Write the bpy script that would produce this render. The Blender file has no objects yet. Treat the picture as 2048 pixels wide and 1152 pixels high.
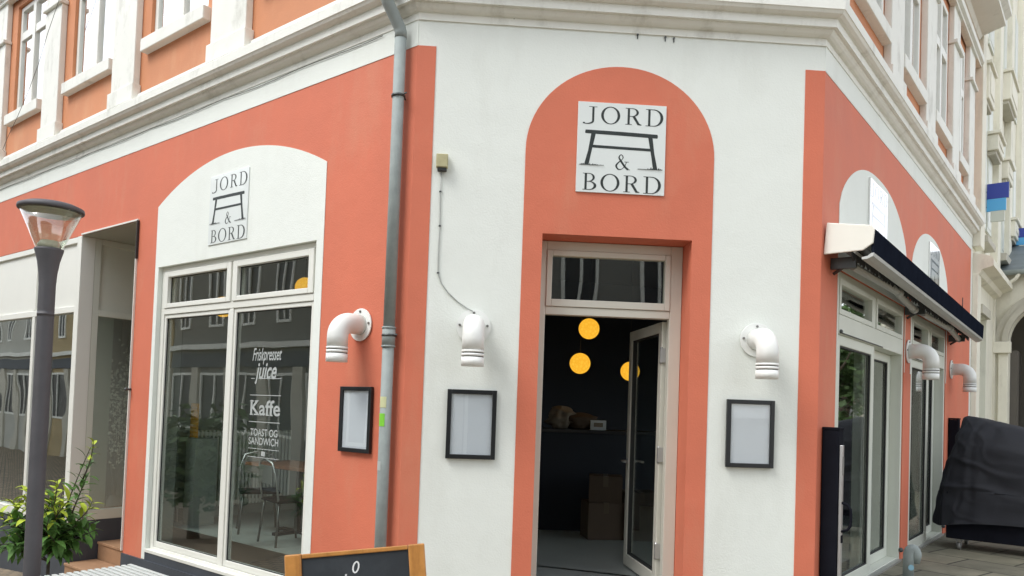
import bpy, math, random
from mathutils import Matrix, Vector, noise
rnd = random.Random(7)
R_ = math.radians
C = bpy.context.scene.collection
scn = bpy.context.scene

# ------------------------------------------------------------------ camera
CAM_H = 1.45
pitch, roll = R_(1.765), R_(2.014)
cF = Vector((0, math.cos(pitch), math.sin(pitch)))
cU0 = Vector((0, -math.sin(pitch), math.cos(pitch)))
cX0 = Vector((1, 0, 0))
cX = cX0 * math.cos(roll) + cU0 * math.sin(roll)
cU = cU0 * math.cos(roll) - cX0 * math.sin(roll)
cam_d = bpy.data.cameras.new('camera')
cam = bpy.data.objects.new('camera', cam_d)
C.objects.link(cam)
m = Matrix((cX, cU, -cF)).transposed().to_4x4()
m.translation = Vector((0, 0, CAM_H))
cam.matrix_world = m
cam_d.sensor_width = 36
cam_d.lens = 1530 / 2048 * 36
cam_d.shift_y = 192 / 2048
cam_d.clip_start = 0.05
cam_d.clip_end = 2000
scn.camera = cam

# ------------------------------------------------------------------ world, sun, exposure
SUN_EL, SUN_AZ = R_(54), R_(-121)
w = bpy.data.worlds.new('World')
scn.world = w
w.use_nodes = True
nt = w.node_tree
bg = nt.nodes['Background']
sky = nt.nodes.new('ShaderNodeTexSky')
sky.sky_type = 'NISHITA'
sky.sun_disc = False
sky.sun_elevation = SUN_EL
sky.sun_rotation = SUN_AZ
sky.dust_density = 1.0
hs = nt.nodes.new('ShaderNodeHueSaturation')
hs.inputs['Saturation'].default_value = 0.22
hs.inputs['Value'].default_value = 1.0
nt.links.new(sky.outputs[0], hs.inputs['Color'])
nt.links.new(hs.outputs[0], bg.inputs['Color'])
bg.inputs['Strength'].default_value = 0.15
sd = bpy.data.lights.new('sun', 'SUN')
sd.energy = 0.75
sd.angle = R_(24)
sd.color = (1.0, 0.97, 0.92)
so = bpy.data.objects.new('sun', sd)
C.objects.link(so)
sv = Vector((math.sin(SUN_AZ) * math.cos(SUN_EL), math.cos(SUN_AZ) * math.cos(SUN_EL), math.sin(SUN_EL)))
so.rotation_euler = sv.to_track_quat('Z', 'Y').to_euler()
so.location = sv * 40
scn.view_settings.view_transform = 'Standard'
scn.view_settings.look = 'None'
scn.view_settings.exposure = 1.37
scn.view_settings.gamma = 1.0
scn.cycles.max_bounces = 8
scn.cycles.transparent_max_bounces = 16
scn.cycles.use_denoising = True

# ------------------------------------------------------------------ wall frames
PL = Vector((-0.8337, 5.9391, 0))
PR = Vector((2.4543, 6.1379, 0))
WC = 3.294
def fr(org, az):
    a = R_(az)
    u = Vector((math.sin(a), math.cos(a), 0)); n = Vector((-u.y, u.x, 0))
    M = Matrix((u, n, Vector((0, 0, 1)))).transposed().to_4x4()
    M.translation = org
    return M
FL = fr(PL, 128.4)     # left facade: x grows towards the corner (0), y into the wall
FC = fr(PL, 86.54)     # corner facade
FR = fr(PR, 38.4)      # right facade: x grows away from the corner
FW = Matrix.Identity(4)
SZ = 1.0

# ------------------------------------------------------------------ object helpers
ROOT = {}
def tagit(o, label=None, cat=None, group=None, kind=None):
    if label: o['label'] = label
    if cat: o['category'] = cat
    if group: o['group'] = group
    if kind: o['kind'] = kind
def thing(name, F, x, y, z, label, cat, group=None, kind=None):
    o = bpy.data.objects.new(name, None)
    C.objects.link(o)
    M = F @ Matrix.Translation((x, y, z))
    o.matrix_world = M
    o.empty_display_size = 0.2
    ROOT[o.name] = M
    tagit(o, label, cat, group, kind)
    return o
def top(o):
    while o.parent: o = o.parent
    return o
class MB:
    def __init__(s, F=FW):
        s.v = []; s.f = []; s.F = F; s.sm = set()
    def vert(s, p):
        s.v.append(s.F @ Vector(p)); return len(s.v) - 1
    def poly(s, pts, smooth=False):
        i = [s.vert(p) for p in pts]
        s.f.append(i)
        if smooth: s.sm.add(len(s.f) - 1)
    def box(s, x0, x1, y0, y1, z0, z1, T=None):
        P = [Vector((x, y, z)) for z in (z0, z1) for y in (y0, y1) for x in (x0, x1)]
        if T: P = [T @ p for p in P]
        b = len(s.v)
        for p in P: s.vert(p)
        for q in ((0, 2, 3, 1), (4, 5, 7, 6), (0, 1, 5, 4), (2, 6, 7, 3), (0, 4, 6, 2), (1, 3, 7, 5)):
            s.f.append([b + k for k in q])
        return s
    def prism(s, pts, y0, y1):            # polygon in x,z extruded in y
        n = len(pts); b = len(s.v)
        for (x, z) in pts: s.vert((x, y0, z))
        for (x, z) in pts: s.vert((x, y1, z))
        s.f.append([b + k for k in range(n)])
        s.f.append([b + n + k for k in reversed(range(n))])
        for k in range(n):
            j = (k + 1) % n
            s.f.append([b + j, b + k, b + n + k, b + n + j])
        return s
    def tube(s, pts, r, n=16, caps=True, smooth=True):
        pts = [Vector(p) for p in pts]
        rs = r if isinstance(r, (list, tuple)) else [r] * len(pts)
        t0 = (pts[1] - pts[0]).normalized()
        a = Vector((0, 0, 1)) if abs(t0.z) < 0.9 else Vector((1, 0, 0))
        u = t0.cross(a).normalized()
        b0 = len(s.v)
        for i, p in enumerate(pts):
            if i == 0: t = pts[1] - pts[0]
            elif i == len(pts) - 1: t = pts[-1] - pts[-2]
            else: t = (pts[i + 1] - p).normalized() + (p - pts[i - 1]).normalized()
            t.normalize()
            u = (u - t * u.dot(t)).normalized()
            vv = t.cross(u)
            for k in range(n):
                th = 2 * math.pi * k / n
                s.vert(p + (u * math.cos(th) + vv * math.sin(th)) * rs[i])
        for i in range(len(pts) - 1):
            for k in range(n):
                j = (k + 1) % n
                s.f.append([b0 + i * n + k, b0 + i * n + j, b0 + (i + 1) * n + j, b0 + (i + 1) * n + k])
                if smooth: s.sm.add(len(s.f) - 1)
        if caps:
            s.f.append([b0 + k for k in reversed(range(n))])
            e = b0 + (len(pts) - 1) * n
            s.f.append([e + k for k in range(n)])
        return s
    def lathe(s, prof, c=(0, 0, 0), n=32, smooth=True):   # prof [(r,z)] about z
        b0 = len(s.v); c = Vector(c)
        for (r, z) in prof:
            for k in range(n):
                th = 2 * math.pi * k / n
                s.vert(c + Vector((r * math.cos(th), r * math.sin(th), z)))
        for i in range(len(prof) - 1):
            for k in range(n):
                j = (k + 1) % n
                s.f.append([b0 + i * n + k, b0 + i * n + j, b0 + (i + 1) * n + j, b0 + (i + 1) * n + k])
                if smooth: s.sm.add(len(s.f) - 1)
        return s
    def ball(s, c, r, n=24, m=14, sq=1.0):
        return s.lathe([(max(r * math.sin(math.pi * i / m), 1e-4), -r * sq * math.cos(math.pi * i / m)) for i in range(m + 1)], c, n)
    def build(s, name, mat, parent=None, bev=0.0, kind=None, label=None):
        me = bpy.data.meshes.new(name)
        if parent is not None: inv = ROOT[top(parent).name].inverted()
        else: inv = Matrix.Identity(4)
        me.from_pydata([inv @ v for v in s.v], [], s.f)
        for i in s.sm: me.polygons[i].use_smooth = True
        me.materials.append(mat)
        me.update()
        o = bpy.data.objects.new(name, me)
        C.objects.link(o)
        if parent is not None: o.parent = parent
        else: ROOT[o.name] = Matrix.Identity(4)
        if bev:
            md = o.modifiers.new('bevel', 'BEVEL'); md.width = bev; md.segments = 2; md.limit_method = 'ANGLE'
            md.harden_normals = False
        if kind: o['kind'] = kind
        if label: o['label'] = label
        return o
def copy_tree(o, parent=None):
    c = o.copy(); C.objects.link(c)
    if parent is not None: c.parent = parent
    for ch in [k for k in bpy.data.objects if k.parent == o]: copy_tree(ch, c)
    return c

# ------------------------------------------------------------------ materials
MATS = {}
def mat(name, col, rough=0.6, metal=0.0, var=0.0, scale=4.0, bump=0.0, bscale=60.0, spec=0.5, dirt=None, dirt_amt=0.0,
        dscale=(1.5, 1.5, 0.5), coat=0.0, emit=None, es=0.0, dlo=0.52, dhi=0.75):
    if name in MATS: return MATS[name]
    M = bpy.data.materials.new(name); M.use_nodes = True
    t = M.node_tree; N = t.nodes; L = t.links
    b = N['Principled BSDF']
    b.inputs['Roughness'].default_value = rough
    b.inputs['Metallic'].default_value = metal
    b.inputs['Specular IOR Level'].default_value = spec
    b.inputs['Coat Weight'].default_value = coat
    b.inputs['Base Color'].default_value = (*col, 1)
    tc = N.new('ShaderNodeTexCoord')
    last = None
    if var > 0:
        n1 = N.new('ShaderNodeTexNoise'); n1.inputs['Scale'].default_value = scale; n1.inputs['Detail'].default_value = 6
        n1.inputs['Roughness'].default_value = 0.6
        L.new(tc.outputs['Object'], n1.inputs['Vector'])
        r = N.new('ShaderNodeValToRGB')
        r.color_ramp.elements[0].position = 0.25; r.color_ramp.elements[1].position = 0.75
        r.color_ramp.elements[0].color = (*[c * (1 - var) for c in col], 1)
        r.color_ramp.elements[1].color = (*[min(1, c * (1 + var)) for c in col], 1)
        L.new(n1.outputs['Fac'], r.inputs['Fac']); last = r.outputs['Color']
        rr = N.new('ShaderNodeMapRange'); rr.inputs['To Min'].default_value = max(0.02, rough - 0.08); rr.inputs['To Max'].default_value = min(1, rough + 0.08)
        L.new(n1.outputs['Fac'], rr.inputs['Value']); L.new(rr.outputs[0], b.inputs['Roughness'])
    if dirt:
        mp = N.new('ShaderNodeMapping'); mp.inputs['Scale'].default_value = dscale
        L.new(tc.outputs['Object'], mp.inputs['Vector'])
        n2 = N.new('ShaderNodeTexNoise'); n2.inputs['Scale'].default_value = 1.6; n2.inputs['Detail'].default_value = 9
        n2.inputs['Roughness'].default_value = 0.68
        L.new(mp.outputs[0], n2.inputs['Vector'])
        r2 = N.new('ShaderNodeValToRGB'); r2.color_ramp.elements[0].position = dlo; r2.color_ramp.elements[1].position = dhi
        r2.color_ramp.elements[0].color = (0, 0, 0, 1); r2.color_ramp.elements[1].color = (dirt_amt,) * 3 + (1,)
        L.new(n2.outputs['Fac'], r2.inputs['Fac'])
        mx = N.new('ShaderNodeMixRGB'); mx.inputs['Color1'].default_value = (*col, 1); mx.inputs['Color2'].default_value = (*dirt, 1)
        if last: L.new(last, mx.inputs['Color1'])
        L.new(r2.outputs['Color'], mx.inputs['Fac']); last = mx.outputs['Color']
    if last: L.new(last, b.inputs['Base Color'])
    if bump > 0:
        n3 = N.new('ShaderNodeTexNoise'); n3.inputs['Scale'].default_value = bscale; n3.inputs['Detail'].default_value = 5
        L.new(tc.outputs['Object'], n3.inputs['Vector'])
        n4 = N.new('ShaderNodeTexNoise'); n4.inputs['Scale'].default_value = bscale / 18; n4.inputs['Detail'].default_value = 3
        L.new(tc.outputs['Object'], n4.inputs['Vector'])
        ad = N.new('ShaderNodeMath'); ad.operation = 'MULTIPLY_ADD'; ad.inputs[1].default_value = 2.5
        L.new(n4.outputs['Fac'], ad.inputs[0]); L.new(n3.outputs['Fac'], ad.inputs[2])
        bp = N.new('ShaderNodeBump'); bp.inputs['Strength'].default_value = bump; bp.inputs['Distance'].default_value = 0.01
        L.new(ad.outputs[0], bp.inputs['Height']); L.new(bp.outputs[0], b.inputs['Normal'])
    if emit:
        b.inputs['Emission Color'].default_value = (*emit, 1); b.inputs['Emission Strength'].default_value = es
    MATS[name] = M
    return M
def glass_mat(name, tint=(0.93, 0.97, 0.95), f0=0.08, fmax=0.95, pw=4.0, rough=0.0):
    M = bpy.data.materials.new(name); M.use_nodes = True
    t = M.node_tree; N = t.nodes; L = t.links
    N.remove(N['Principled BSDF'])
    out = N['Material Output']
    tr = N.new('ShaderNodeBsdfTransparent'); tr.inputs['Color'].default_value = (*tint, 1)
    gl = N.new('ShaderNodeBsdfGlossy'); gl.inputs['Roughness'].default_value = rough; gl.inputs['Color'].default_value = (1, 1, 1, 1)
    lw = N.new('ShaderNodeLayerWeight'); lw.inputs['Blend'].default_value = 0.5
    p = N.new('ShaderNodeMath'); p.operation = 'POWER'; p.inputs[1].default_value = pw
    L.new(lw.outputs['Facing'], p.inputs[0])
    mr = N.new('ShaderNodeMapRange'); mr.inputs['To Min'].default_value = f0; mr.inputs['To Max'].default_value = fmax
    L.new(p.outputs[0], mr.inputs['Value'])
    if rough == 0.0:
        tc = N.new('ShaderNodeTexCoord'); nz = N.new('ShaderNodeTexNoise'); nz.inputs['Scale'].default_value = 1.1; nz.inputs['Detail'].default_value = 1
        L.new(tc.outputs['Object'], nz.inputs['Vector'])
        bp = N.new('ShaderNodeBump'); bp.inputs['Strength'].default_value = 1.0; bp.inputs['Distance'].default_value = 0.0035
        L.new(nz.outputs['Fac'], bp.inputs['Height']); L.new(bp.outputs[0], gl.inputs['Normal'])
    mx = N.new('ShaderNodeMixShader')
    L.new(mr.outputs[0], mx.inputs[0]); L.new(tr.outputs[0], mx.inputs[1]); L.new(gl.outputs[0], mx.inputs[2])
    L.new(mx.outputs[0], out.inputs['Surface'])
    return M
GREY_STAIN = (0.42, 0.41, 0.36)
m_white = mat('white_plaster', (0.79, 0.83, 0.78), 0.75, var=0.025, scale=1.2, bump=0.22, bscale=80, dirt=(0.64, 0.66, 0.60), dirt_amt=0.4, dscale=(1.2, 1.2, 0.35))
m_trim = mat('weathered_white_trim', (0.81, 0.82, 0.76), 0.7, var=0.04, scale=3, bump=0.15, bscale=70, dirt=(0.36, 0.35, 0.29), dirt_amt=0.6, dscale=(2.4, 2.4, 1.2), dlo=.53, dhi=.78)
m_coral = mat('coral_plaster', (0.64, 0.175, 0.098), 0.72, var=0.07, scale=1.4, bump=0.22, bscale=80, dirt=(0.62, 0.25, 0.15), dirt_amt=0.6, dscale=(1.1, 1.1, 0.4))
m_upcoral = mat('faded_orange_plaster', (0.60, 0.25, 0.12), 0.75, var=0.09, scale=1.5, bump=0.2, bscale=60, dirt=(0.66, 0.36, 0.20), dirt_amt=0.6, dscale=(1.4, 1.4, 0.6))
m_plinth = mat('dark_grey_plinth', (0.055, 0.065, 0.08), 0.6, var=0.15, scale=5, bump=0.2, bscale=50)
m_frame = mat('white_window_paint', (0.78, 0.79, 0.73), 0.38, var=0.02, scale=3, spec=0.4)
m_frame2 = mat('greenish_white_paint', (0.66, 0.69, 0.61), 0.42, var=0.04, scale=3)
m_gasket = mat('dark_gasket', (0.02, 0.022, 0.022), 0.6)
m_glass = glass_mat('window_glass', f0=0.095)
m_glass_side = glass_mat('side_pane_glass', (0.85, 0.88, 0.86), 0.30)
m_ink_gloss = mat('glossy_sign_ink', (0.02, 0.028, 0.026), 0.12, coat=1.0)
m_glass_dark = glass_mat('shop_glass', (0.80, 0.86, 0.84), 0.17)
m_glass_up = glass_mat('upper_window_glass', (0.95, 0.97, 0.97), 0.38, 0.97, 2.0)
m_vinyl = mat('white_vinyl', (0.42, 0.45, 0.44), 0.6, spec=0.2)
m_sign = mat('sign_panel_white', (0.74, 0.79, 0.77), 0.30, var=0.02, scale=2, coat=0.4)
m_signw = mat('sign_panel_glossy', (0.80, 0.82, 0.80), 0.12, coat=1.0)
m_ink = mat('sign_ink', (0.02, 0.028, 0.026), 0.5, var=0.4, scale=30)
m_black = mat('black_frame_lacquer', (0.012, 0.014, 0.016), 0.35, var=0.2, scale=10)
m_paper = mat('blank_menu_paper', (0.66, 0.70, 0.74), 0.6, var=0.02, scale=2)
m_clear = glass_mat('frame_glazing', (0.97, 0.98, 0.98), 0.05, 0.8)
m_pvc = mat('white_pvc_pipe', (0.82, 0.84, 0.81), 0.45, var=0.02, scale=5, spec=0.5)
m_zinc = mat('zinc_grey', (0.29, 0.33, 0.32), 0.72, 0.08, var=0.14, scale=9, bump=0.08, dirt=(0.19, 0.21, 0.2), dirt_amt=0.5, dscale=(3, 3, 1))
m_steel = mat('dark_bracket_steel', (0.10, 0.11, 0.11), 0.45, 0.7)
m_screw = mat('screw_steel', (0.25, 0.25, 0.24), 0.4, 0.8)
m_beige = mat('yellowed_beige_plastic', (0.45, 0.42, 0.24), 0.5, var=0.12, scale=20)
m_cable = mat('grey_cable', (0.42, 0.44, 0.42), 0.6)
m_darkcable = mat('dark_cable', (0.10, 0.10, 0.09), 0.6)
m_lamp = mat('lamp_post_grey', (0.088, 0.087, 0.095), 0.6, 0.0, var=0.12, scale=8, bump=0.05)
m_lampcone = glass_mat('lamp_clear_cone', (0.93, 0.95, 0.91), 0.13, 0.6, 3)
m_lampin = mat('lamp_reflector', (0.62, 0.62, 0.55), 0.4)
m_navy = mat('navy_interior_wall', (0.018, 0.022, 0.035), 0.7, var=0.1, scale=2)
m_intgrey = mat('pale_interior_wall', (0.34, 0.37, 0.34), 0.7, var=0.05, scale=2)
m_floor = mat('grey_interior_floor', (0.30, 0.33, 0.32), 0.35, var=0.12, scale=3)
m_ceil = mat('dark_ceiling', (0.05, 0.05, 0.055), 0.8)
m_globe = mat('glowing_paper_globe', (0.55, 0.30, 0.03), 0.6)
_t = m_globe.node_tree; _b = _t.nodes['Principled BSDF']
_c = _t.nodes.new('ShaderNodeTexCoord'); _v = _t.nodes.new('ShaderNodeTexVoronoi'); _v.feature = 'DISTANCE_TO_EDGE'; _v.inputs['Scale'].default_value = 26
_r = _t.nodes.new('ShaderNodeValToRGB'); _r.color_ramp.elements[0].position = 0.02; _r.color_ramp.elements[1].position = 0.22
_r.color_ramp.elements[0].color = (0.86, 0.40, 0.022, 1); _r.color_ramp.elements[1].color = (1.0, 0.53, 0.045, 1)
_t.links.new(_c.outputs['Object'], _v.inputs['Vector']); _t.links.new(_v.outputs['Distance'], _r.inputs['Fac'])
_t.links.new(_r.outputs['Color'], _b.inputs['Emission Color']); _b.inputs['Emission Strength'].default_value = 0.40
m_card = mat('cardboard', (0.095, 0.063, 0.042), 0.8, var=0.1, scale=6)
m_tape = mat('packing_tape', (0.12, 0.085, 0.055), 0.3)
m_bag = mat('paper_bag', (0.24, 0.20, 0.16), 0.7, var=0.15, scale=8)
m_wood = mat('brown_table_wood', (0.22, 0.10, 0.055), 0.45, var=0.3, scale=12)
m_oak = mat('varnished_pine', (0.48, 0.22, 0.055), 0.38, var=0.28, scale=9, bump=0.1, bscale=30, dirt=(0.24, 0.09, 0.02), dirt_amt=0.7, dscale=(10, 10, 1.2))
m_chalk = mat('blackboard', (0.022, 0.028, 0.034), 0.75, var=0.25, scale=4, dirt=(0.07, 0.08, 0.09), dirt_amt=0.5, dscale=(2, 2, 2))
m_chalkw = mat('white_chalk', (0.72, 0.74, 0.74), 0.9, var=0.15, scale=60)
m_bench = mat('white_bench_slat', (0.56, 0.60, 0.58), 0.5, var=0.05, scale=6)
m_benchm = mat('bench_leg_grey', (0.25, 0.26, 0.26), 0.4, 0.5)
m_step = mat('tan_step_board', (0.37, 0.215, 0.12), 0.7, var=0.14, scale=5, bump=0.1, bscale=40, dirt=(0.22, 0.13, 0.08), dirt_amt=0.5, dscale=(4, 4, 4))
m_awncap = mat('white_awning_cap', (0.80, 0.79, 0.71), 0.4, var=0.03, scale=4)
m_awnblk = mat('black_awning_fascia', (0.012, 0.015, 0.024), 0.95, var=0.2, scale=6, spec=0.0)
m_awngrey = mat('grey_awning_metal', (0.48, 0.50, 0.48), 0.45, 0.2, var=0.08, scale=5)
m_awnfab = mat('dark_awning_fabric', (0.05, 0.052, 0.055), 0.85)
m_blackmetal = mat('black_powder_coat', (0.010, 0.011, 0.016), 0.85, var=0.25, scale=5, spec=0.06)
m_alu = mat('brushed_aluminium', (0.55, 0.55, 0.55), 0.35, 0.8)
m_cover = mat('black_cover_fabric', (0.020, 0.022, 0.028), 0.7, var=0.2, scale=3, bump=0.10, bscale=60, spec=0.35)
m_rubber = mat('grey_caster', (0.22, 0.22, 0.21), 0.5, 0.2)
m_leaf = mat('laurel_leaf', (0.085, 0.19, 0.04), 0.55, var=0.6, scale=9, spec=0.28)
m_leafy = mat('young_yellow_leaf', (0.40, 0.50, 0.05), 0.55, var=0.3, scale=12, spec=0.25)
m_stem = mat('plant_stem', (0.06, 0.05, 0.035), 0.8)
m_pot = mat('grey_plant_pot', (0.09, 0.10, 0.105), 0.6, var=0.1)
m_soil = mat('potting_soil', (0.04, 0.03, 0.02), 0.95, bump=0.5)
m_crown = mat('tree_foliage', (0.07, 0.13, 0.035), 0.6, var=0.5, scale=1.2)
m_bark = mat('tree_bark', (0.09, 0.07, 0.05), 0.9, bump=0.4)
m_cream = mat('cream_stucco', (0.80, 0.78, 0.66), 0.75, var=0.05, scale=2, bump=0.2, dirt=(0.38, 0.36, 0.29), dirt_amt=0.55, dscale=(1.5, 1.5, 0.6))
m_creamd = mat('grey_cream_stone', (0.52, 0.50, 0.42), 0.8, var=0.1, scale=3, bump=0.2)
m_oppb = mat('brown_stucco', (0.115, 0.105, 0.09), 0.8, var=0.15, scale=1)
m_oppg = mat('grey_stucco', (0.20, 0.20, 0.18), 0.8, var=0.15, scale=1)
m_oppr = mat('brick_red', (0.30, 0.11, 0.07), 0.8, var=0.15, scale=1)
m_blue = mat('sign_dark_blue', (0.03, 0.055, 0.33), 0.35)
m_lblue = mat('sign_light_blue', (0.10, 0.42, 0.75), 0.35)
m_signgr = mat('sign_pale_grey', (0.60, 0.63, 0.56), 0.4)
m_sky_back = mat('white_sky_backing', (0.86, 0.88, 0.88), 0.8)  # white standing in for bright sky mirrored in the upper panes
m_green = mat('green_sticker', (0.22, 0.62, 0.05), 0.4)
m_yellows = mat('cream_sticker', (0.60, 0.62, 0.36), 0.4)
m_bsign = mat('blue_sticker', (0.25, 0.45, 0.55), 0.4)
m_yamber = mat('amber_crate_plastic', (0.75, 0.36, 0.04), 0.45)

def slate_mat():
    M = mat('slate_metal_roof', (0.16, 0.19, 0.20), 0.55, 0.2, var=0.3, scale=3)
    return M
m_slate = slate_mat()
def paving_mat(name, c1, c2, mortar, sc, rot=0.0, bw=0.6, bh=0.6, off=0.0):
    M = bpy.data.materials.new(name); M.use_nodes = True
    t = M.node_tree; N = t.nodes; L = t.links; b = N['Principled BSDF']
    tc = N.new('ShaderNodeTexCoord'); mp = N.new('ShaderNodeMapping')
    mp.inputs['Rotation'].default_value = (0, 0, rot)
    L.new(tc.outputs['Object'], mp.inputs['Vector'])
    br = N.new('ShaderNodeTexBrick'); br.offset = off
    br.inputs['Color1'].default_value = (*c1, 1); br.inputs['Color2'].default_value = (*c2, 1); br.inputs['Mortar'].default_value = (*mortar, 1)
    br.inputs['Scale'].default_value = sc; br.inputs['Mortar Size'].default_value = 0.012; br.inputs['Brick Width'].default_value = bw; br.inputs['Row Height'].default_value = bh
    L.new(mp.outputs[0], br.inputs['Vector'])
    n = N.new('ShaderNodeTexNoise'); n.inputs['Scale'].default_value = 2.2; n.inputs['Detail'].default_value = 9; n.inputs['Roughness'].default_value = .7
    L.new(tc.outputs['Object'], n.inputs['Vector'])
    r = N.new('ShaderNodeValToRGB'); r.color_ramp.elements[0].position = .3; r.color_ramp.elements[1].position = .7
    r.color_ramp.elements[0].color = (.55, .55, .5, 1); r.color_ramp.elements[1].color = (1.15, 1.12, 1.05, 1)
    L.new(n.outputs['Fac'], r.inputs['Fac'])
    mx = N.new('ShaderNodeMixRGB'); mx.blend_type = 'MULTIPLY'; mx.inputs['Fac'].default_value = 1
    L.new(br.outputs['Color'], mx.inputs['Color1']); L.new(r.outputs['Color'], mx.inputs['Color2']); L.new(mx.outputs['Color'], b.inputs['Base Color'])
    bp = N.new('ShaderNodeBump'); bp.inputs['Strength'].default_value = .5; bp.inputs['Distance'].default_value = .01
    L.new(br.outputs['Fac'], bp.inputs['Height']); bp.invert = True
    L.new(bp.outputs[0], b.inputs['Normal'])
    b.inputs['Roughness'].default_value = .75
    return M
m_pave = paving_mat('stone_slab_paving', (.27, .26, .20), (.21, .205, .165), (.05, .05, .04), 1.0, rot=R_(51.6), bw=0.9, bh=0.6, off=.5)
m_cobble = paving_mat('tan_brick_paving', (.34, .27, .19), (.26, .21, .15), (.10, .09, .07), 1.0, rot=R_(20), bw=0.21, bh=0.105, off=.5)

# ------------------------------------------------------------------ ground
def gz(x):
    return -0.10 if x > 2.3 else -0.10 - 0.104 * (min(2.3, 2.3) - max(x, -14))
g = MB()
xs = [-400, -60, -20, -14, -10, -6, -3, 0, 1.2, 2.3, 6, 12, 30, 80, 400]
ys = [-400, -40, -10, 0, 4, 8, 12, 20, 60, 400]
for i in range(len(xs) - 1):
    for j in range(len(ys) - 1):
        g.poly([(xs[i], ys[j], gz(xs[i])), (xs[i + 1], ys[j], gz(xs[i + 1])), (xs[i + 1], ys[j + 1], gz(xs[i + 1])), (xs[i], ys[j + 1], gz(xs[i]))])
g.build('ground', m_cobble, kind='structure')
# slab pavement terrace along the right facade, on top of the ground sheet
g = MB(FR)
g.poly([(-0.6, -3.2, -0.094), (30, -3.2, -0.094), (30, 0.2, -0.094), (-0.6, 0.2, -0.094)])
g.build('pavement', m_pave, kind='structure')

# ------------------------------------------------------------------ the corner building
bld = thing('corner_building', FW, 0.8, 6.0, -0.1, 'coral and white corner shop building with arched doorway and dark interior', 'building')

def wall_holes(mb, x0, x1, z0, z1, holes, y0, y1):
    X = sorted(set([x0, x1] + [h[k] for h in holes for k in (0, 1) if x0 < h[k] < x1]))
    Z = sorted(set([z0, z1] + [h[k] for h in holes for k in (2, 3) if z0 < h[k] < z1]))
    def solid(i, j):
        if i < 0 or j < 0 or i >= len(X) - 1 or j >= len(Z) - 1: return None
        cx, cz = (X[i] + X[i + 1]) / 2, (Z[j] + Z[j + 1]) / 2
        return not any(h[0] < cx < h[1] and h[2] < cz < h[3] for h in holes)
    for i in range(len(X) - 1):
        for j in range(len(Z) - 1):
            if not solid(i, j): continue
            a, b, c, d = X[i], X[i + 1], Z[j], Z[j + 1]
            mb.poly([(a, y0, c), (b, y0, c), (b, y0, d), (a, y0, d)])
            mb.poly([(a, y1, c), (a, y1, d), (b, y1, d), (b, y1, c)])
            if solid(i - 1, j) is not True: mb.poly([(a, y0, c), (a, y0, d), (a, y1, d), (a, y1, c)])
            if solid(i + 1, j) is not True: mb.poly([(b, y0, c), (b, y1, c), (b, y1, d), (b, y0, d)])
            if solid(i, j - 1) is not True: mb.poly([(a, y0, c), (a, y1, c), (b, y1, c), (b, y0, c)])
            if solid(i, j + 1) is not True: mb.poly([(a, y0, d), (b, y0, d), (b, y1, d), (a, y1, d)])

ZT = 4.272            # top of the coral paint
# --- left facade wall
LWIN = (-3.96, -1.17, -0.26, 2.86)
LSHOP = (-9.6, -4.48, -1.6, 3.44)
mb = MB(FL); wall_holes(mb, -12, -0.001, -1.6, 4.86, [LWIN, LSHOP], 0, 0.3); mb.build('left_wall', m_coral, bld)
# --- corner facade wall (white) with door opening
DOOR = (1.03, 2.239, -0.4, 2.837)
mb = MB(FC); wall_holes(mb, 0, WC, -0.6, 4.86, [DOOR], 0, 0.32); mb.build('corner_wall', m_white, bld)
# --- right facade wall
RW1 = (0.49, 3.13, -0.10, 2.74); RW2 = (3.50, 5.78, -0.10, 2.74)
mb = MB(FR); wall_holes(mb, 0.001, 8.04, -0.6, 4.86, [RW1, RW2], 0, 0.3); mb.build('right_wall', m_coral, bld)

# --- painted fields, a few millimetres proud
P = -0.005
mb = MB(FL); mb.box(-12, 0.002, P, 0.0, ZT, 4.54); mb.build('white_band', m_white, bld)
mb = MB(FR); mb.box(-0.002, 8.04, P, 0.0, ZT, 4.54); mb.build('white_band', m_white, bld)
mb = MB(FR); mb.box(7.92, 8.04, P * 1.4, 0.0, -0.1, ZT); mb.build('white_edge_strip', m_white, bld)
mb = MB(FC); mb.box(-0.002, 0.145, P, 0.0, -0.4, ZT); mb.build('coral_corner_strip', m_coral, bld)
mb = MB(FC); mb.box(3.132, WC + 0.002, P, 0.0, -0.4, ZT); mb.build('coral_corner_strip', m_coral, bld)

def arch_pts(x0, x1, spring, rise, segs=40, pw=2.0):
    cx, rx = (x0 + x1) / 2, (x1 - x0) / 2
    out = []
    for i in range(segs + 1):
        a = math.pi - math.pi * i / segs
        out.append((cx + rx * math.cos(a), spring + rise * math.sin(a)))
    return out
def seg_arch(x0, x1, spring, rise, segs=32):
    cx, hw = (x0 + x1) / 2, (x1 - x0) / 2
    Rr = (hw * hw + rise * rise) / (2 * rise); zc = spring + rise - Rr
    out = []
    for i in range(segs + 1):
        x = x0 + (x1 - x0) * i / segs
        out.append((x, zc + math.sqrt(max(Rr * Rr - (x - cx) ** 2, 0))))
    return out
def field(F, x0, x1, top_pts, hole, zb, material, name, y=P):
    # U-shaped painted field around an opening that runs down to its foot
    hx0, hx1, hz1 = hole
    pts = [(x0, zb)] + top_pts + [(x1, zb)]
    if hx1 < x1 - 1e-4: pts += [(hx1, zb)]
    else: pts = pts[:-1]
    pts += [(hx1, hz1), (hx0, hz1), (hx0, zb)]
    if hx0 <= x0 + 1e-4:
        pts = pts[1:]
    mb = MB(F); mb.prism(pts, y, -0.0005); return mb.build(name, material, bld)
# corner: coral arch round the doorway
field(FC, 0.878, 2.396, arch_pts(0.878, 2.396, 3.50, 0.70), (DOOR[0], DOOR[1], DOOR[3]), -0.4, m_coral, 'painted_arch')
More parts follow.
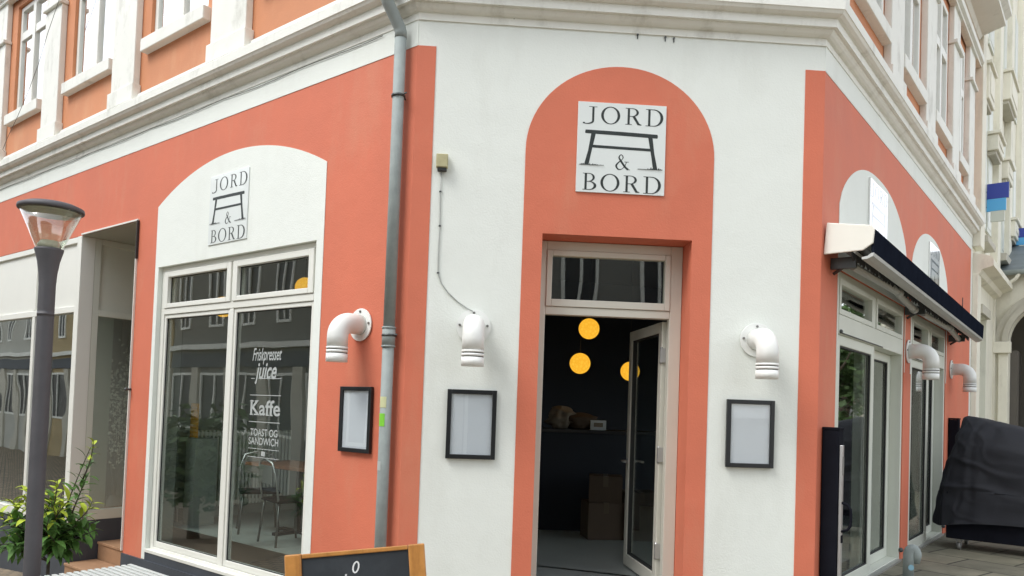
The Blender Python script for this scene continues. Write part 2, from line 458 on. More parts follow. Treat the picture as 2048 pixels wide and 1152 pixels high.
# door reveals are coral too
mb = MB(FC)
mb.box(DOOR[0], DOOR[0] + 0.004, P, 0.319, -0.4, DOOR[3] - 0.004)
mb.box(DOOR[1] - 0.004, DOOR[1], P, 0.319, -0.4, DOOR[3] - 0.004)
mb.box(DOOR[0], DOOR[1], P, 0.319, DOOR[3] - 0.004, DOOR[3])
mb.build('door_reveal', m_coral, bld)
# left facade: white segmental field round the big window
field(FL, -4.03, -1.075, seg_arch(-4.03, -1.075, 3.535, 0.365), (LWIN[0], LWIN[1], LWIN[3]), -0.34, m_white, 'painted_arch')
mb = MB(FL)
mb.box(LWIN[0], LWIN[0] + 0.003, P, 0.1, LWIN[2], LWIN[3] - .003); mb.box(LWIN[1] - 0.003, LWIN[1], P, 0.1, LWIN[2], LWIN[3] - .003)
mb.box(LWIN[0], LWIN[1], P, 0.1, LWIN[3] - 0.003, LWIN[3])
mb.build('window_reveal', m_white, bld)
mb = MB(FL)
mb.box(LWIN[0], LWIN[0] + 0.003, 0.131, 0.305, LWIN[2], LWIN[3] - .003); mb.box(LWIN[1] - 0.003, LWIN[1], 0.131, 0.305, LWIN[2], LWIN[3] - .003)
mb.box(LWIN[0], LWIN[1], 0.131, 0.305, LWIN[3] - 0.003, LWIN[3]); mb.box(LWIN[0], LWIN[1], 0.131, 0.305, LWIN[2], LWIN[2] + .003)
mb.build('inner_reveal', m_intgrey, bld)
mb = MB(FL); mb.box(LWIN[0] + .004, LWIN[1] - .004, -0.012, 0.044, LWIN[2] - 0.0, LWIN[2] + 0.035); mb.build('window_sill', m_frame, bld, bev=.004)
for H_W in (RW1, RW2):
    for xa, xb in ((H_W[0], H_W[0] + 0.0008), (H_W[1] - 0.0008, H_W[1])):
        mb = MB(FR); mb.box(xa, xb, 0.221, 0.305, H_W[2], H_W[3]); mb.build('inner_reveal', m_intgrey, bld)
# right facade: two white arched fields
def arch_r(x0, x1, s0, rise):
    return arch_pts(x0, x1, s0, rise, 40)
def sup_arch(x0, x1, spring, rise, segs=40):
    cx, hw = (x0 + x1) / 2, (x1 - x0) / 2; out = []
    for i in range(segs + 1):
        t = -1 + 2 * i / segs
        out.append((cx + hw * t, spring + rise * (1 - abs(t) ** 2.3) ** 0.72))
    return out
field(FR, 0.48, 3.14, sup_arch(0.48, 3.14, 3.30, 0.55), (RW1[0], RW1[1], RW1[3]), 2.0, m_white, 'painted_arch')
field(FR, 3.44, 5.80, sup_arch(3.44, 5.80, 3.30, 0.52), (RW2[0], RW2[1], RW2[3]), 2.0, m_white, 'painted_arch')
# plinths
mb = MB(FL); mb.box(-4.47, 0.0, -0.02, 0.0, -1.6, -0.345); mb.build('plinth', m_plinth, bld)
mb = MB(FL); mb.box(LWIN[0], LWIN[1], -0.004, 0.1, -0.345, LWIN[2] - 0.001); mb.build('plinth', m_plinth, bld)
mb = MB(FC); mb.box(-0.01, DOOR[0] - .01, -0.02, 0.0, -0.6, -0.2); mb.build('plinth', m_plinth, bld)
mb = MB(FC); mb.box(DOOR[1] + .01, WC + 0.01, -0.02, 0.0, -0.6, -0.2); mb.build('plinth', m_plinth, bld)
mb = MB(FC); mb.box(DOOR[0], DOOR[1], -0.05, 0.4, -0.6, -0.02); mb.build('doorstep', mat('grey_stone_step', (0.22, 0.23, 0.22), .7, var=.1), bld)

# --- string course swept round the corner
def off_path(path, d):
    out = []
    for i, p in enumerate(path):
        if i == 0: n = path_n[0]; out.append(p - n * d)
        elif i == len(path) - 1: n = path_n[-1]; out.append(p - n * d)
        else:
            a, b = path_n[i - 1], path_n[i]
            mn = (a + b).normalized(); k = d / mn.dot(a); out.append(p - mn * k)
    return out
uL = (FL.to_3x3() @ Vector((1, 0, 0))); uR = (FR.to_3x3() @ Vector((1, 0, 0)))
path = [PL - uL * 12, PL.copy(), PR.copy(), PR + uR * 8.04]
path_n = [FL.to_3x3() @ Vector((0, 1, 0)), FC.to_3x3() @ Vector((0, 1, 0)), FR.to_3x3() @ Vector((0, 1, 0))]
def sweep(prof, name, material, parent, bumpy=0):
    mb = MB()
    rings = []
    for (d, z) in prof:
        rings.append([Vector((p.x, p.y, z)) for p in off_path(path, d)])
    for i in range(len(prof) - 1):
        for k in range(len(path) - 1):
            mb.poly([rings[i][k], rings[i][k + 1], rings[i + 1][k + 1], rings[i + 1][k]])
    # end caps
    for k in (0, len(path) - 1):
        mb.poly([r[k] for r in rings] if k else [r[k] for r in reversed(rings)])
    return mb.build(name, material, parent)
sweep([(0.0, 4.475), (0.012, 4.475), (0.012, 4.49), (0.006, 4.492), (0.006, 4.535), (0.03, 4.54), (0.05, 4.553), (0.068, 4.575), (0.072, 4.588), (0.10, 4.588), (0.10, 4.655),
       (0.125, 4.66), (0.15, 4.675), (0.165, 4.70), (0.17, 4.70), (0.17, 4.785), (0.155, 4.80), (0.03, 4.865), (0.02, 4.94), (0.0, 4.945)], 'string_course', m_trim, bld)

# --- upper storey
ZU = 7.75
LUPW = [(-4.46, -3.22), (-6.60, -5.38), (-8.66, -7.58), (-2.15, -0.92)]
LPIL = [(-3.008, -2.367), (-5.239, -4.668), (-7.366, -6.842), (-9.6, -8.88), (-0.34, 0.0)]
mb = MB(FL); wall_holes(mb, -12, -0.002, 4.85, ZU, [(a, b, 5.55, 7.2) for a, b in LUPW], 0.02, 0.3); mb.build('upper_left_wall', m_upcoral, bld)
mb = MB(FC); mb.box(0, WC, 0.02, 0.3, 4.85, ZU); mb.build('upper_corner_wall', m_trim, bld)
RUPW = [(0.60, 1.88), (2.62, 3.66), (4.45, 5.52), (6.27, 7.0)]
RPIL = [(0.0, 0.33), (1.989, 2.556), (3.808, 4.387), (5.665, 6.20), (7.131, 7.653)]
mb = MB(FR); wall_holes(mb, 0.002, 8.04, 4.85, ZU, [(a, b, 5.42, 7.15) for a, b in RUPW], 0.02, 0.3); mb.build('upper_right_wall', m_upcoral, bld)

def pilaster(F, a, b, capz):
    mb = MB(F)
    mb.box(a, b, -0.06, 0.019, 4.90, capz)
    mb.box(a - 0.035, b + 0.035, -0.085, 0.018, 4.86, 5.06)
    mb.box(a - 0.03, b + 0.03, -0.10, 0.017, capz, capz + 0.05)
    mb.box(a, b, -0.055, 0.0165, capz + 0.05, 7.32)
    mb.build('pilaster', m_trim, bld, bev=0.008)
for a, b in LPIL: pilaster(FL, a, b, 6.68)
for a, b in RPIL: pilaster(FR, a, b, 6.76)

def upper_window(F, a, b, z0, z1, silx0, silx1, transom=True, YD=.06, tz=6.74):
    cx = (a + b) / 2
    mb = MB(F)
    y0, y1 = YD, YD + .06
    mb.box(a, a + 0.07, y0, y1, z0, z1); mb.box(b - 0.07, b, y0, y1, z0, z1)
    mb.box(a + 0.07, b - 0.07, y0, y1, z0, z0 + 0.08); mb.box(a + 0.07, b - 0.07, y0, y1, z1 - 0.07, z1)
    mb.box(cx - 0.05, cx + 0.05, y0 - 0.01, y1, z0 + 0.08, z1 - 0.07)
    if transom:
        mb.box(a + 0.07, cx - 0.05, y0, y1, tz - 0.06, tz + 0.06); mb.box(cx + 0.05, b - 0.07, y0, y1, tz - 0.06, tz + 0.06)
    f = mb.build('upper_window', m_frame, bld, bev=0.006)
    p = MB(F); p.box(a + 0.06, b - 0.06, YD + .027, YD + .033, z0 + 0.07, z1 - 0.06); p.build('pane', m_glass_up, f)
    cu = MB(F); cu.box(a + 0.02, b - 0.02, 0.20, 0.21, z0 + 0.02, z1); cu.build('sky_backing', m_sky_back, f)  # white sheet added behind the glass to imitate the sky's reflection
    s = MB(F); s.box(silx0, silx1, -0.07, 0.10, z0 - 0.16, z0 - 0.012); s.build('sill', m_trim, f, bev=0.008)
    # plaster architrave round the opening
    t = MB(F); t.box(a - 0.075, a - 0.001, -0.0, 0.019, z0 - 0.01, z1 + 0.07); t.box(b + 0.001, b + 0.075, -0.0, 0.019, z0 - 0.01, z1 + 0.07); t.box(a - 0.075, b + 0.075, -0.002, 0.0185, z1 + 0.001, z1 + 0.075)
    return f
for (a, b), s in zip(LUPW, [(-4.52, -3.16), (-6.70, -5.32), (-8.75, -7.53), (-2.2, -0.87)]): upper_window(FL, a, b, 5.552, 7.198, *s)
for (a, b), s in zip(RUPW, [(0.85, 1.96), (2.58, 3.79), (4.42, 5.63), (6.27, 7.10)]): upper_window(FR, a, b, 5.422, 7.148, *s, YD=.0, tz=6.47)
# architrave and cornice above the upper windows
sweep([(0.0, 7.30), (0.09, 7.30), (0.09, 7.34), (0.13, 7.36), (0.13, 7.46), (0.0, 7.50)], 'architrave', m_trim, bld)
sweep([(0.0, 7.74), (0.06, 7.76), (0.10, 7.82), (0.42, 7.90), (0.42, 7.98), (0.50, 8.04), (0.50, 8.12), (-0.25, 8.35)], 'cornice', m_trim, bld)

# ------------------------------------------------------------------ windows and doors of the ground floor
# big shop window, left facade
def box_frame(mb, a, b, z0, z1, wdt, y0, y1, wb=None, wt=None):
    wb = wb or wdt; wt = wt or wdt
    mb.box(a, a + wdt, y0, y1, z0, z1); mb.box(b - wdt, b, y0, y1, z0, z1)
    mb.box(a + wdt, b - wdt, y0, y1, z0, z0 + wb); mb.box(a + wdt, b - wdt, y0, y1, z1 - wt, z1)
a, b, z0, z1 = -3.955, -1.175, -0.255, 2.855
mb = MB(FL)
box_frame(mb, a, b, z0, z1, 0.07, 0.045, 0.13, wb=0.055, wt=0.05)
mb.box(a + 0.07, b - 0.07, 0.042, 0.13, 2.335, 2.40)      # transom bar
mb.box(-2.565, -2.535, 0.046, 0.13, 2.40, z1 - 0.05)      # upper mullion
mb.box(-2.585, -2.515, 0.045, 0.13, z0 + 0.055, 2.335)    # lower mullion
lw = mb.build('shop_window', m_frame, bld, bev=0.005)
for (xa, xb, za, zb, wd) in ((-3.882, -2.568, 2.403, 2.802, 0.075), (-2.532, -1.248, 2.403, 2.802, 0.075)):
    s = MB(FL); box_frame(s, xa, xb, za, zb, wd, 0.030, 0.12, wb=0.05, wt=0.06); c = s.build('casement', m_frame, lw, bev=0.006)
for (xa, xb, za, zb) in ((-3.882, -2.588, -0.197, 2.332), (-2.512, -1.248, -0.197, 2.332)):
    s = MB(FL); box_frame(s, xa, xb, za, zb, 0.035, 0.055, 0.12, wb=0.06, wt=0.04); s.build('casement', m_frame, lw, bev=0.005)
p = MB(FL)
for (xa, xb, za, zb) in ((-3.81, -2.64, 2.45, 2.745), (-2.46, -1.32, 2.45, 2.745), (-3.85, -2.62, -0.14, 2.295), (-2.48, -1.28, -0.14, 2.295)):
    p = MB(FL); p.box(xa, xb, 0.082, 0.088, za, zb); p.build('pane', m_glass, lw)
    q = MB(FL); box_frame(q, xa - .002, xb + .002, za - .002, zb + .002, 0.012, 0.070, 0.081); q.build('gasket', m_gasket, lw)

# entrance door: frame, transom light, open leaf
mb = MB(FC)
a, b = 1.036, 2.233
y0, y1 = 0.24, 0.318
mb.box(a, a + 0.065, y0, y1, -0.02, 2.83); mb.box(b - 0.10, b, y0, y1, -0.02, 2.83)
mb.box(a + 0.065, b - 0.10, y0, y1, 2.755, 2.83)
mb.box(a + 0.065, b - 0.10, y0, y1, 2.225, 2.29)
dr = mb.build('entrance_door', mat('cream_door_paint', (0.62, 0.61, 0.53), .4, var=.03, scale=3), bld, bev=0.005)
m_doorp = MATS['cream_door_paint']
s = MB(FC); box_frame(s, a + 0.066, b - 0.101, 2.292, 2.754, 0.045, 0.228, 0.30, wb=0.06, wt=0.045); s.build('transom_frame', m_doorp, dr, bev=0.005)
s = MB(FC); s.box(a + 0.105, b - 0.14, 0.262, 0.268, 2.345, 2.715); s.build('pane', m_glass, dr)
# leaf: local space, hinge axis at (2.13, .33)
hx, hy = 2.100, 0.335
ang = R_(-86)       # swings inwards about its right-hand edge
LEAF = FC @ Matrix.Translation((hx, hy, 0)) @ Matrix.Rotation(ang, 4, 'Z')
LW = 0.96
mb = MB(LEAF)
box_frame(mb, -LW, 0, 0.0, 2.215, 0.085, 0.0, 0.065, wb=0.11, wt=0.09)
lf = mb.build('door_leaf', m_doorp, dr, bev=0.006)
s = MB(LEAF); s.box(-LW + 0.08, -0.08, 0.030, 0.036, 0.10, 2.13); s.build('pane', m_glass, lf)
s = MB(LEAF); box_frame(s, -LW + 0.083, -0.083, 0.108, 2.127, 0.014, 0.012, 0.053); s.build('gasket', m_gasket, lf)
s = MB(LEAF)
for sy in (-1, 1):
    yy = 0.0325 + sy * 0.085
    s.tube([(-LW + 0.045, 0.0325 + sy * 0.03, 0.98), (-LW + 0.045, yy, 0.98), (-LW + 0.055, yy, 0.98), (-LW + 0.17, yy, 0.98)], 0.010, 10)
    s.tube([(-LW + 0.045, 0.0325 + sy * 0.032, 0.98), (-LW + 0.045, 0.0325 + sy * 0.040, 0.98)], 0.026, 16)
s.build('door_handle', m_alu, lf)
for hz in (0.3, 1.1, 1.93):
    s = MB(FC); s.tube([(hx + 0.004, hy + 0.012, hz - 0.07), (hx + 0.004, hy + 0.012, hz + 0.07)], 0.014, 10); s.box(hx - .01, hx + .05, hy - .012, hy - .004, hz - .06, hz + .06)
    s.build('hinge', m_alu, dr)

# sliding door sets, right facade
def sliding(a, b):
    zt, zb = 2.735, -0.095
    mid = (a + b) / 2
    mb = MB(FR)
    mb.box(a + .001, a + 0.09, 0.01, 0.22, zb, zt); mb.box(b - 0.06, b - .001, 0.01, 0.22, zb, zt)
    mb.box(a + 0.09, b - 0.06, 0.012, 0.10, zt - 0.06, zt)
    mb.box(a + 0.09, b - 0.06, 0.005, 0.22, 2.19, 2.36)
    mb.box(mid - 0.06, mid + 0.06, 0.012, 0.10, 2.36, zt - 0.06)
    mb.box(a + 0.09, b - 0.06, 0.02, 0.22, zb, zb + 0.03)
    f = mb.build('sliding_door', m_frame2, bld, bev=0.006)
    for xa, xb in ((a + 0.092, mid - 0.062), (mid + 0.062, b - 0.062)):
        s = MB(FR); box_frame(s, xa, xb, 2.362, zt - 0.062, 0.05, 0.002, 0.08); s.build('casement', m_frame2, f, bev=0.005)
        s = MB(FR); s.box(xa + .045, xb - .045, 0.04, 0.046, 2.40, zt - 0.10); s.build('pane', m_glass, f)
    for xa, xb, ya in ((a + 0.092, a + 0.092 + (b - a) * 0.50, 0.025), (a + (b - a) * 0.50, b - 0.062, 0.125)):
        s = MB(FR); box_frame(s, xa, xb, zb + 0.032, 2.188, 0.11, ya, ya + 0.07, wb=0.10, wt=0.09); l = s.build('door_leaf', m_frame2, f, bev=0.006)
        s = MB(FR); s.box(xa + .10, xb - .10, ya + 0.03, ya + 0.036, zb + 0.12, 2.11); s.build('pane', m_glass, l)
        s = MB(FR); box_frame(s, xa + .108, xb - .108, zb + 0.13, 2.10, 0.014, ya + 0.010, ya + 0.029); s.build('gasket', m_gasket, l)
    s = MB(FR); s.tube([(a + 0.12, 0.0, 2.20), (a + (b - a) * .62, 0.0, 2.20)], 0.006, 8); s.ball((a + 0.12, -0.002, 2.21), 0.018); s.build('track_stop', m_steel, f)
    s = MB(FR); s.box(a + .1, b - .07, -0.03, 0.02, zb - 0.004, zb + 0.022); s.build('threshold', m_alu, f)
    s = MB(FR); s.ball((b - 0.03, -0.012, 0.02), 0.026, 12, 8); s.build('door_stop', m_steel, f)
sliding(RW1[0], RW1[1]); sliding(RW2[0], RW2[1])

# shop front with recessed entrance on the left
mb = MB(FL)
xL, xR = -9.58, -5.955
zb = -0.30
mb.box(xR - 0.13, xR, -0.01, 0.16, zb, 3.435)             # corner post
mb.box(-7.45, -7.36, 0.0, 0.10, 2.55, 3.36); mb.box(-7.45, -7.36, 0.0, 0.10, zb + .12, 2.47)
mb.box(xL, xR - 0.13, 0.0, 0.10, 3.36, 3.435)
mb.box(xL, xR - 0.13, 0.0, 0.10, 2.47, 2.55)
mb.box(xL, xR - 0.13, -0.01, 0.12, zb, zb + 0.12)
sf = mb.build('shop_front', m_frame, bld, bev=0.006)
s = MB(FL); s.box(xL, -7.45, 0.03, 0.07, 2.55, 3.36); s.box(-7.36, xR - .13, 0.03, 0.07, 2.55, 3.36); s.build('header_panel', m_frame, sf)
for xa, xb in ((xL, -7.45), (-7.36, xR - .13)):
    s = MB(FL); s.box(xa, xb, 0.05, 0.056, zb + 0.12, 2.47); s.build('pane', m_glass_dark, sf)
s = MB(FL); s.box(xL, xR - 0.0, -0.004, 0.16, -1.6, zb - 0.002); s.build('plinth', m_plinth, sf)
# side of the display window, facing the recessed entrance
mb = MB(FL)
X0, X1 = xR - 0.10, xR - 0.005
D1 = 2.2
mb.box(X0, X1, 0.161, 0.24, zb + .1, 3.435); 
mb.box(X0, X1, 0.24, D1, 3.36, 3.435); mb.box(X0, X1, 0.24, D1, 2.44, 2.52); mb.box(X0, X1, 0.161, D1, zb + .12, zb + 0.25)
mb.box(X0, X1, 1.15, 1.21, zb + .25, 2.44)
ss = mb.build('side_window', m_frame2, sf, bev=0.005)
s = MB(FL); s.box(X0 + .03, X1 - .03, 0.24, D1, 2.52, 3.36); s.build('header_panel', m_frame2, ss)
s = MB(FL); s.box(X0 + .04, X0 + .046, 0.24, D1, zb + .25, 2.44); s.build('pane', m_glass_side, ss)
s = MB(FL); s.box(X0 - .03, X0 + .02, 0.241, 0.47, zb + .25, 2.44); s.build('side_blind', mat('pale_green_blind', (0.45, 0.52, 0.45), .7), ss)
s = MB(FL); s.box(X0 - .02, xR - 0.001, 0.161, D1, -1.6, zb + .118); s.build('plinth', m_plinth, ss)
# soffit, back and right-hand wall of the recess
s = MB(FL); s.box(-9.6, -4.48, 0.301, D1, 3.436, 3.50); s.box(-5.95, -4.49, 0.001, 0.3005, 3.433, 3.4395); s.build('porch_ceiling', mat('porch_ceiling_paint', (0.42, 0.44, 0.38), .7), bld)
s = MB(FL); s.box(-4.56, -4.485, 0.301, D1, -1.6, 3.43); s.build('porch_wall', m_frame2, bld)
s = MB(FL); s.box(-5.95, -4.57, D1, D1 + .06, -1.6, 3.43); s.build('porch_back', m_navy, bld)
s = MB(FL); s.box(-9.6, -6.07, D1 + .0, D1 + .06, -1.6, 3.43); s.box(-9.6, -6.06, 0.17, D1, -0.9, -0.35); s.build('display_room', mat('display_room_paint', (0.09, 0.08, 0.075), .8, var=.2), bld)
s = MB(FL); s.box(-9.66, -9.6, .17, D1, -1.0, 3.43); s.build('display_side', m_oppb, bld)
# steel edge rail on the coral pier
s = MB(FL); s.box(-4.482, -4.468, -0.022, 0.0, -0.32, 3.46); s.build('edge_strip', m_frame, bld)
s = MB(FL); s.box(-5.95, -4.482, -0.022, -0.004, 3.44, 3.458); s.build('edge_strip', m_frame, bld)
s = MB(FL); s.tube([(-4.46, -0.06, 1.505), (-4.46, 0.0, 1.505)], 0.012, 8); s.ball((-4.46, -0.06, 1.505), .02, 10, 8); s.build('wall_hook', m_steel, bld)
s = MB(FL); s.box(-4.466, -4.452, -0.03, -0.004, 3.0, 3.44); s.build('edge_seal', m_gasket, bld)

# steps in the recess
st = thing('entrance_steps', FL, -5.2, 0.3, -1.0, 'tan timber steps climbing into the recessed shop entrance', 'steps')
for i, (ya, yb, zt) in enumerate(((-0.03, 0.36, -0.68), (0.36, 0.75, -0.46), (0.75, 2.19, -0.24))):
    s = MB(FL); s.box(-5.94, -4.50, ya, yb, zt - 0.03, zt); s.build('tread', m_step, st, bev=0.004)
    s = MB(FL); s.box(-5.935, -4.51, ya + 0.012, yb, zt - 0.6, zt - 0.031); s.build('riser', m_step, st)

# ------------------------------------------------------------------ interior room
def Lp(F, x, y): 
    p = F @ Vector((x, y, 0)); return (p.x, p.y)
poly = [Lp(FL, -4.35, 0.31), Lp(FL, -4.35, 3.5), Lp(FR, 6.1, 3.2), Lp(FR, 6.1, 0.31), Lp(FR, 0.1, 0.31), Lp(FC, WC - .1, 0.33), Lp(FC, 0.1, 0.33), Lp(FL, -0.1, 0.31)]
mb = MB(); mb.poly([(x, y, -0.02) for x, y in poly]); mb.build('interior_floor', m_floor, bld)
mb = MB(); mb.poly([(x, y, 3.5) for x, y in reversed(poly)]); mb.build('interior_ceiling', m_ceil, bld)
mb = MB()
for i, j in ((1, 2), (2, 3)):
    (ax, ay), (bx_, by) = poly[i], poly[j]
    mb.poly([(ax, ay, -0.02), (bx_, by, -0.02), (bx_, by, 3.5), (ax, ay, 3.5)])
mb.build('interior_wall', m_navy, bld)
mb = MB(); (ax, ay), (bx_, by) = poly[0], poly[1]; mb.poly([(ax, ay, -0.02), (bx_, by, -0.02), (bx_, by, 3.5), (ax, ay, 3.5)]); mb.build('interior_wall', m_intgrey, bld, label='pale side wall inside the shop')
# inner linings of the street walls
mb = MB(FL); wall_holes(mb, -4.35, -0.13, -0.02, 3.5, [(LWIN[0], LWIN[1], -.5, LWIN[3])], 0.302, 0.31); mb.build('wall_lining', m_navy, bld)
mb = MB(FC); wall_holes(mb, 0.12, WC - .12, -0.02, 3.5, [(DOOR[0], DOOR[1], -.5, DOOR[3])], 0.322, 0.33); mb.build('wall_lining', m_navy, bld)
mb = MB(FR); wall_holes(mb, 0.13, 6.1, -0.02, 3.5, [(RW1[0], RW1[1], -.5, RW1[3]), (RW2[0], RW2[1], -.5, RW2[3])], 0.302, 0.31); mb.build('wall_lining', m_navy, bld)

# counter
t = thing('shop_counter', FW, 1.2, 9.6, -0.02, 'long dark navy serving counter deep inside behind the open door', 'counter')
s = MB(); s.box(0.1, 2.6, 9.35, 9.95, -0.02, 1.17); s.build('body', m_navy, t)
s = MB(); s.box(0.05, 2.65, 9.30, 10.0, 1.171, 1.21); s.build('worktop', mat('counter_top', (0.035, 0.035, 0.04), .35), t, bev=.005)
# boxes by the counter
def carton(x, y, z, wx, wy, wz, rot, label):
    F = FW @ Matrix.Translation((x, y, z)) @ Matrix.Rotation(R_(rot), 4, 'Z')
    t = thing('cardboard_box', F, 0, 0, 0, label, 'box', 'cardboard boxes inside the shop')
    s = MB(F); s.box(-wx / 2, wx / 2, -wy / 2, wy / 2, 0, wz); s.build('carton', m_card, t, bev=.004)
    s = MB(F); s.box(-0.03, 0.03, -wy / 2 - .001, wy / 2 + .001, wz - .12, wz + .001); s.build('tape', m_tape, t)
carton(1.10, 8.95, -0.02, .42, .38, .42, 8, 'lower brown cardboard box on the floor left of the open glass door')
carton(1.13, 8.95, 0.401, .38, .34, .30, -6, 'brown cardboard box resting on top of another in front of the counter')
carton(1.52, 8.95, -0.02, .38, .38, .55, 3, 'tall brown cardboard box seen through the open glass door leaf')
# things on the counter
def bag(x, y, z, r, sx, label, mm, cat='bag', nm='paper_bag'):
    s = MB()
    n, m_ = 26, 16
    b0 = len(s.v)
    for i in range(m_ + 1):
        a = math.pi * i / m_
        for k in range(n):
            th = 2 * math.pi * k / n
            rr = r * (max(math.sin(a), .03)) * (1 + .75 * noise.noise(Vector((x * 7 + math.cos(th) * 2.1, math.sin(th) * 2.1, a * 2.2))))
            s.vert((x + rr * sx * math.cos(th), y + rr * math.sin(th), max(z, z + r * .9 - r * math.cos(a) * 1.0)))
    for i in range(m_):
        for k in range(n):
            j = (k + 1) % n
            s.f.append([b0 + i * n + k, b0 + i * n + j, b0 + (i + 1) * n + j, b0 + (i + 1) * n + k]); s.sm.add(len(s.f) - 1)
    s.f.append([b0 + m_ * n + k for k in range(n)])
    o = s.build(nm, mm); tagit(o, label, cat)
bag(0.62, 9.5, 1.211, .15, 1.0, 'crumpled pale paper bag at the left on the counter', m_bag)
bag(0.86, 9.5, 1.211, .11, 1.7, 'brown rounded bundle lying on the counter beside the paper bag', m_card, 'bundle', 'bread_bundle')
t = thing('napkin_box', FW, 1.08, 9.45, 1.211, 'small pale box on the counter right of the bags', 'box')
s = MB(); s.box(.98, 1.17, 9.38, 9.52, 1.211, 1.33); s.build('carton', m_paper, t, bev=.004)
s = MB(); s.box(1.02, 1.13, 9.37, 9.381, 1.25, 1.30); s.build('label', m_bag, t)

# pendant globes
def pendant(x, y, z, r, label):
    t = thing('pendant_lamp', FW, x, y, z, label, 'lamp', 'round yellow pendant lamps inside the shop')
    s = MB(); s.ball((x, y, z), r, 28, 18); s.build('lamp_shade', m_globe, t)
    s = MB(); s.tube([(x, y, z + r), (x, y, 3.49)], 0.004, 6); s.build('cord', m_gasket, t)
pendant(0.905, 9.2, 2.432, 0.125, 'upper yellow paper globe lamp glowing in the dark doorway')
pendant(0.81, 9.2, 2.01, 0.125, 'lower left yellow paper globe lamp glowing in the dark doorway')
pendant(1.50, 9.75, 1.965, 0.122, 'yellow globe lamp half seen through the open glass door')
pendant(-2.37, 8.6, 2.72, 0.115, 'yellow globe lamp at right edge of the small upper shop window pane')
pendant(-3.285, 8.6, 2.47, 0.115, 'yellow globe lamp mostly hidden behind the white window mullion')

# radiator on the side wall
t = thing('radiator', FL, -4.30, 0.9, 0.1, 'white ribbed radiator standing inside behind the left window pane', 'radiator')
k = 0; s = MB(FL)
y = 0.62
while y < 2.0:
    s.box(-4.30, -4.20, y, y + 0.028, 0.13, 1.05); y += 0.052
s.build('fins', m_frame, t, bev=.004)
s = MB(FL); s.box(-4.29, -4.21, .60, 2.0, 0.15, .19); s.box(-4.29, -4.21, .60, 2.0, .98, 1.03); s.build('header_pipe', m_frame, t)
s = MB(FL); s.tube([(-4.25, .58, .17), (-4.25, .50, .17), (-4.25, .50, -.02)], .014, 8); s.box(-4.28, -4.22, .50, .56, .14, .2); s.build('valve', m_frame, t)

# table and chairs inside the left window
TF = FL @ Matrix.Translation((-2.62, 1.10, -0.02))
t = thing('cafe_table', TF, 0, 0, 0, 'dark brown cafe table just inside the lettered window', 'table')
s = MB(TF); s.box(-.75, .45, -.30, .32, .72, .755); s.build('tabletop', m_wood, t, bev=.004)
s = MB(TF); s.tube([(-.15, 0, .03), (-.15, 0, .72)], .035, 12); s.build('pedestal', m_blackmetal, t)
s = MB(TF); s.box(-.45, .15, -.035, .035, 0, .03); s.box(-.185, -.115, -.3, .3, 0.001, .032); s.build('foot', m_blackmetal, t)
def chair(F, label):
    t = thing('cafe_chair', F, 0, 0, 0, label, 'chair', 'dark chairs inside the shop window')
    s = MB(F); s.box(-.21, .21, -.20, .20, .43, .46); s.build('seat', m_blackmetal, t, bev=.012)
    for sx in (-1, 1):
        for sy in (-1, 1):
            s = MB(F); s.tube([(sx * .17, sy * .17, .43), (sx * .21, sy * .21, 0)], .012, 8); s.build('leg', m_steel, t)
    s = MB(F); s.tube([(-.19, .19, .45), (-.2, .23, .70), (-.15, .25, .83), (0, .26, .87), (.15, .25, .83), (.2, .23, .70), (.19, .19, .45)], .012, 8); s.box(-.15, .15, .235, .25, .62, .80)
    s.build('backrest', m_alu, t)
chair(FL @ Matrix.Translation((-3.15, .85, -0.02)) @ Matrix.Rotation(R_(60), 4, 'Z'), 'dark metal chair left of the cafe table inside the window')
chair(FL @ Matrix.Translation((-2.35, 0.66, -0.02)) @ Matrix.Rotation(R_(170), 4, 'Z'), 'dark metal chair nearest the glass in front of the cafe table')
t = thing('wooden_caddy', TF, .15, .1, .756, 'small light wood caddy on the cafe table by the window edge', 'caddy')
s = MB(TF); s.box(.02, .2, .02, .16, .756, .86); s.build('caddy_box', m_oak, t, bev=.004)
s = MB(TF); s.tube([(.06, .09, .85), (.06, .09, .93)], .02, 10); s.tube([(.14, .09, .85), (.14, .09, .92)], .02, 10); s.build('shaker', m_alu, t)
# stacked amber crates by the side wall
t = thing('crate_stack', FL, -3.66, .55, -0.02, 'amber lattice plastic basket standing inside the far left of the window', 'basket')
s = MB(FL)
for zz in [0.98 + .05 * i for i in range(8)]:
    s.box(-4.05, -3.90, .50, .515, zz, zz + .018)
for xx in [-4.05 + .03 * i for i in range(6)]:
    s.box(xx, xx + .008, .503, .512, .98, 1.37)
s.build('lattice', m_yamber, t)
s = MB(FL); s.box(-4.08, -3.87, .48, .75, -0.02, .97); s.build('stand', m_intgrey, t)

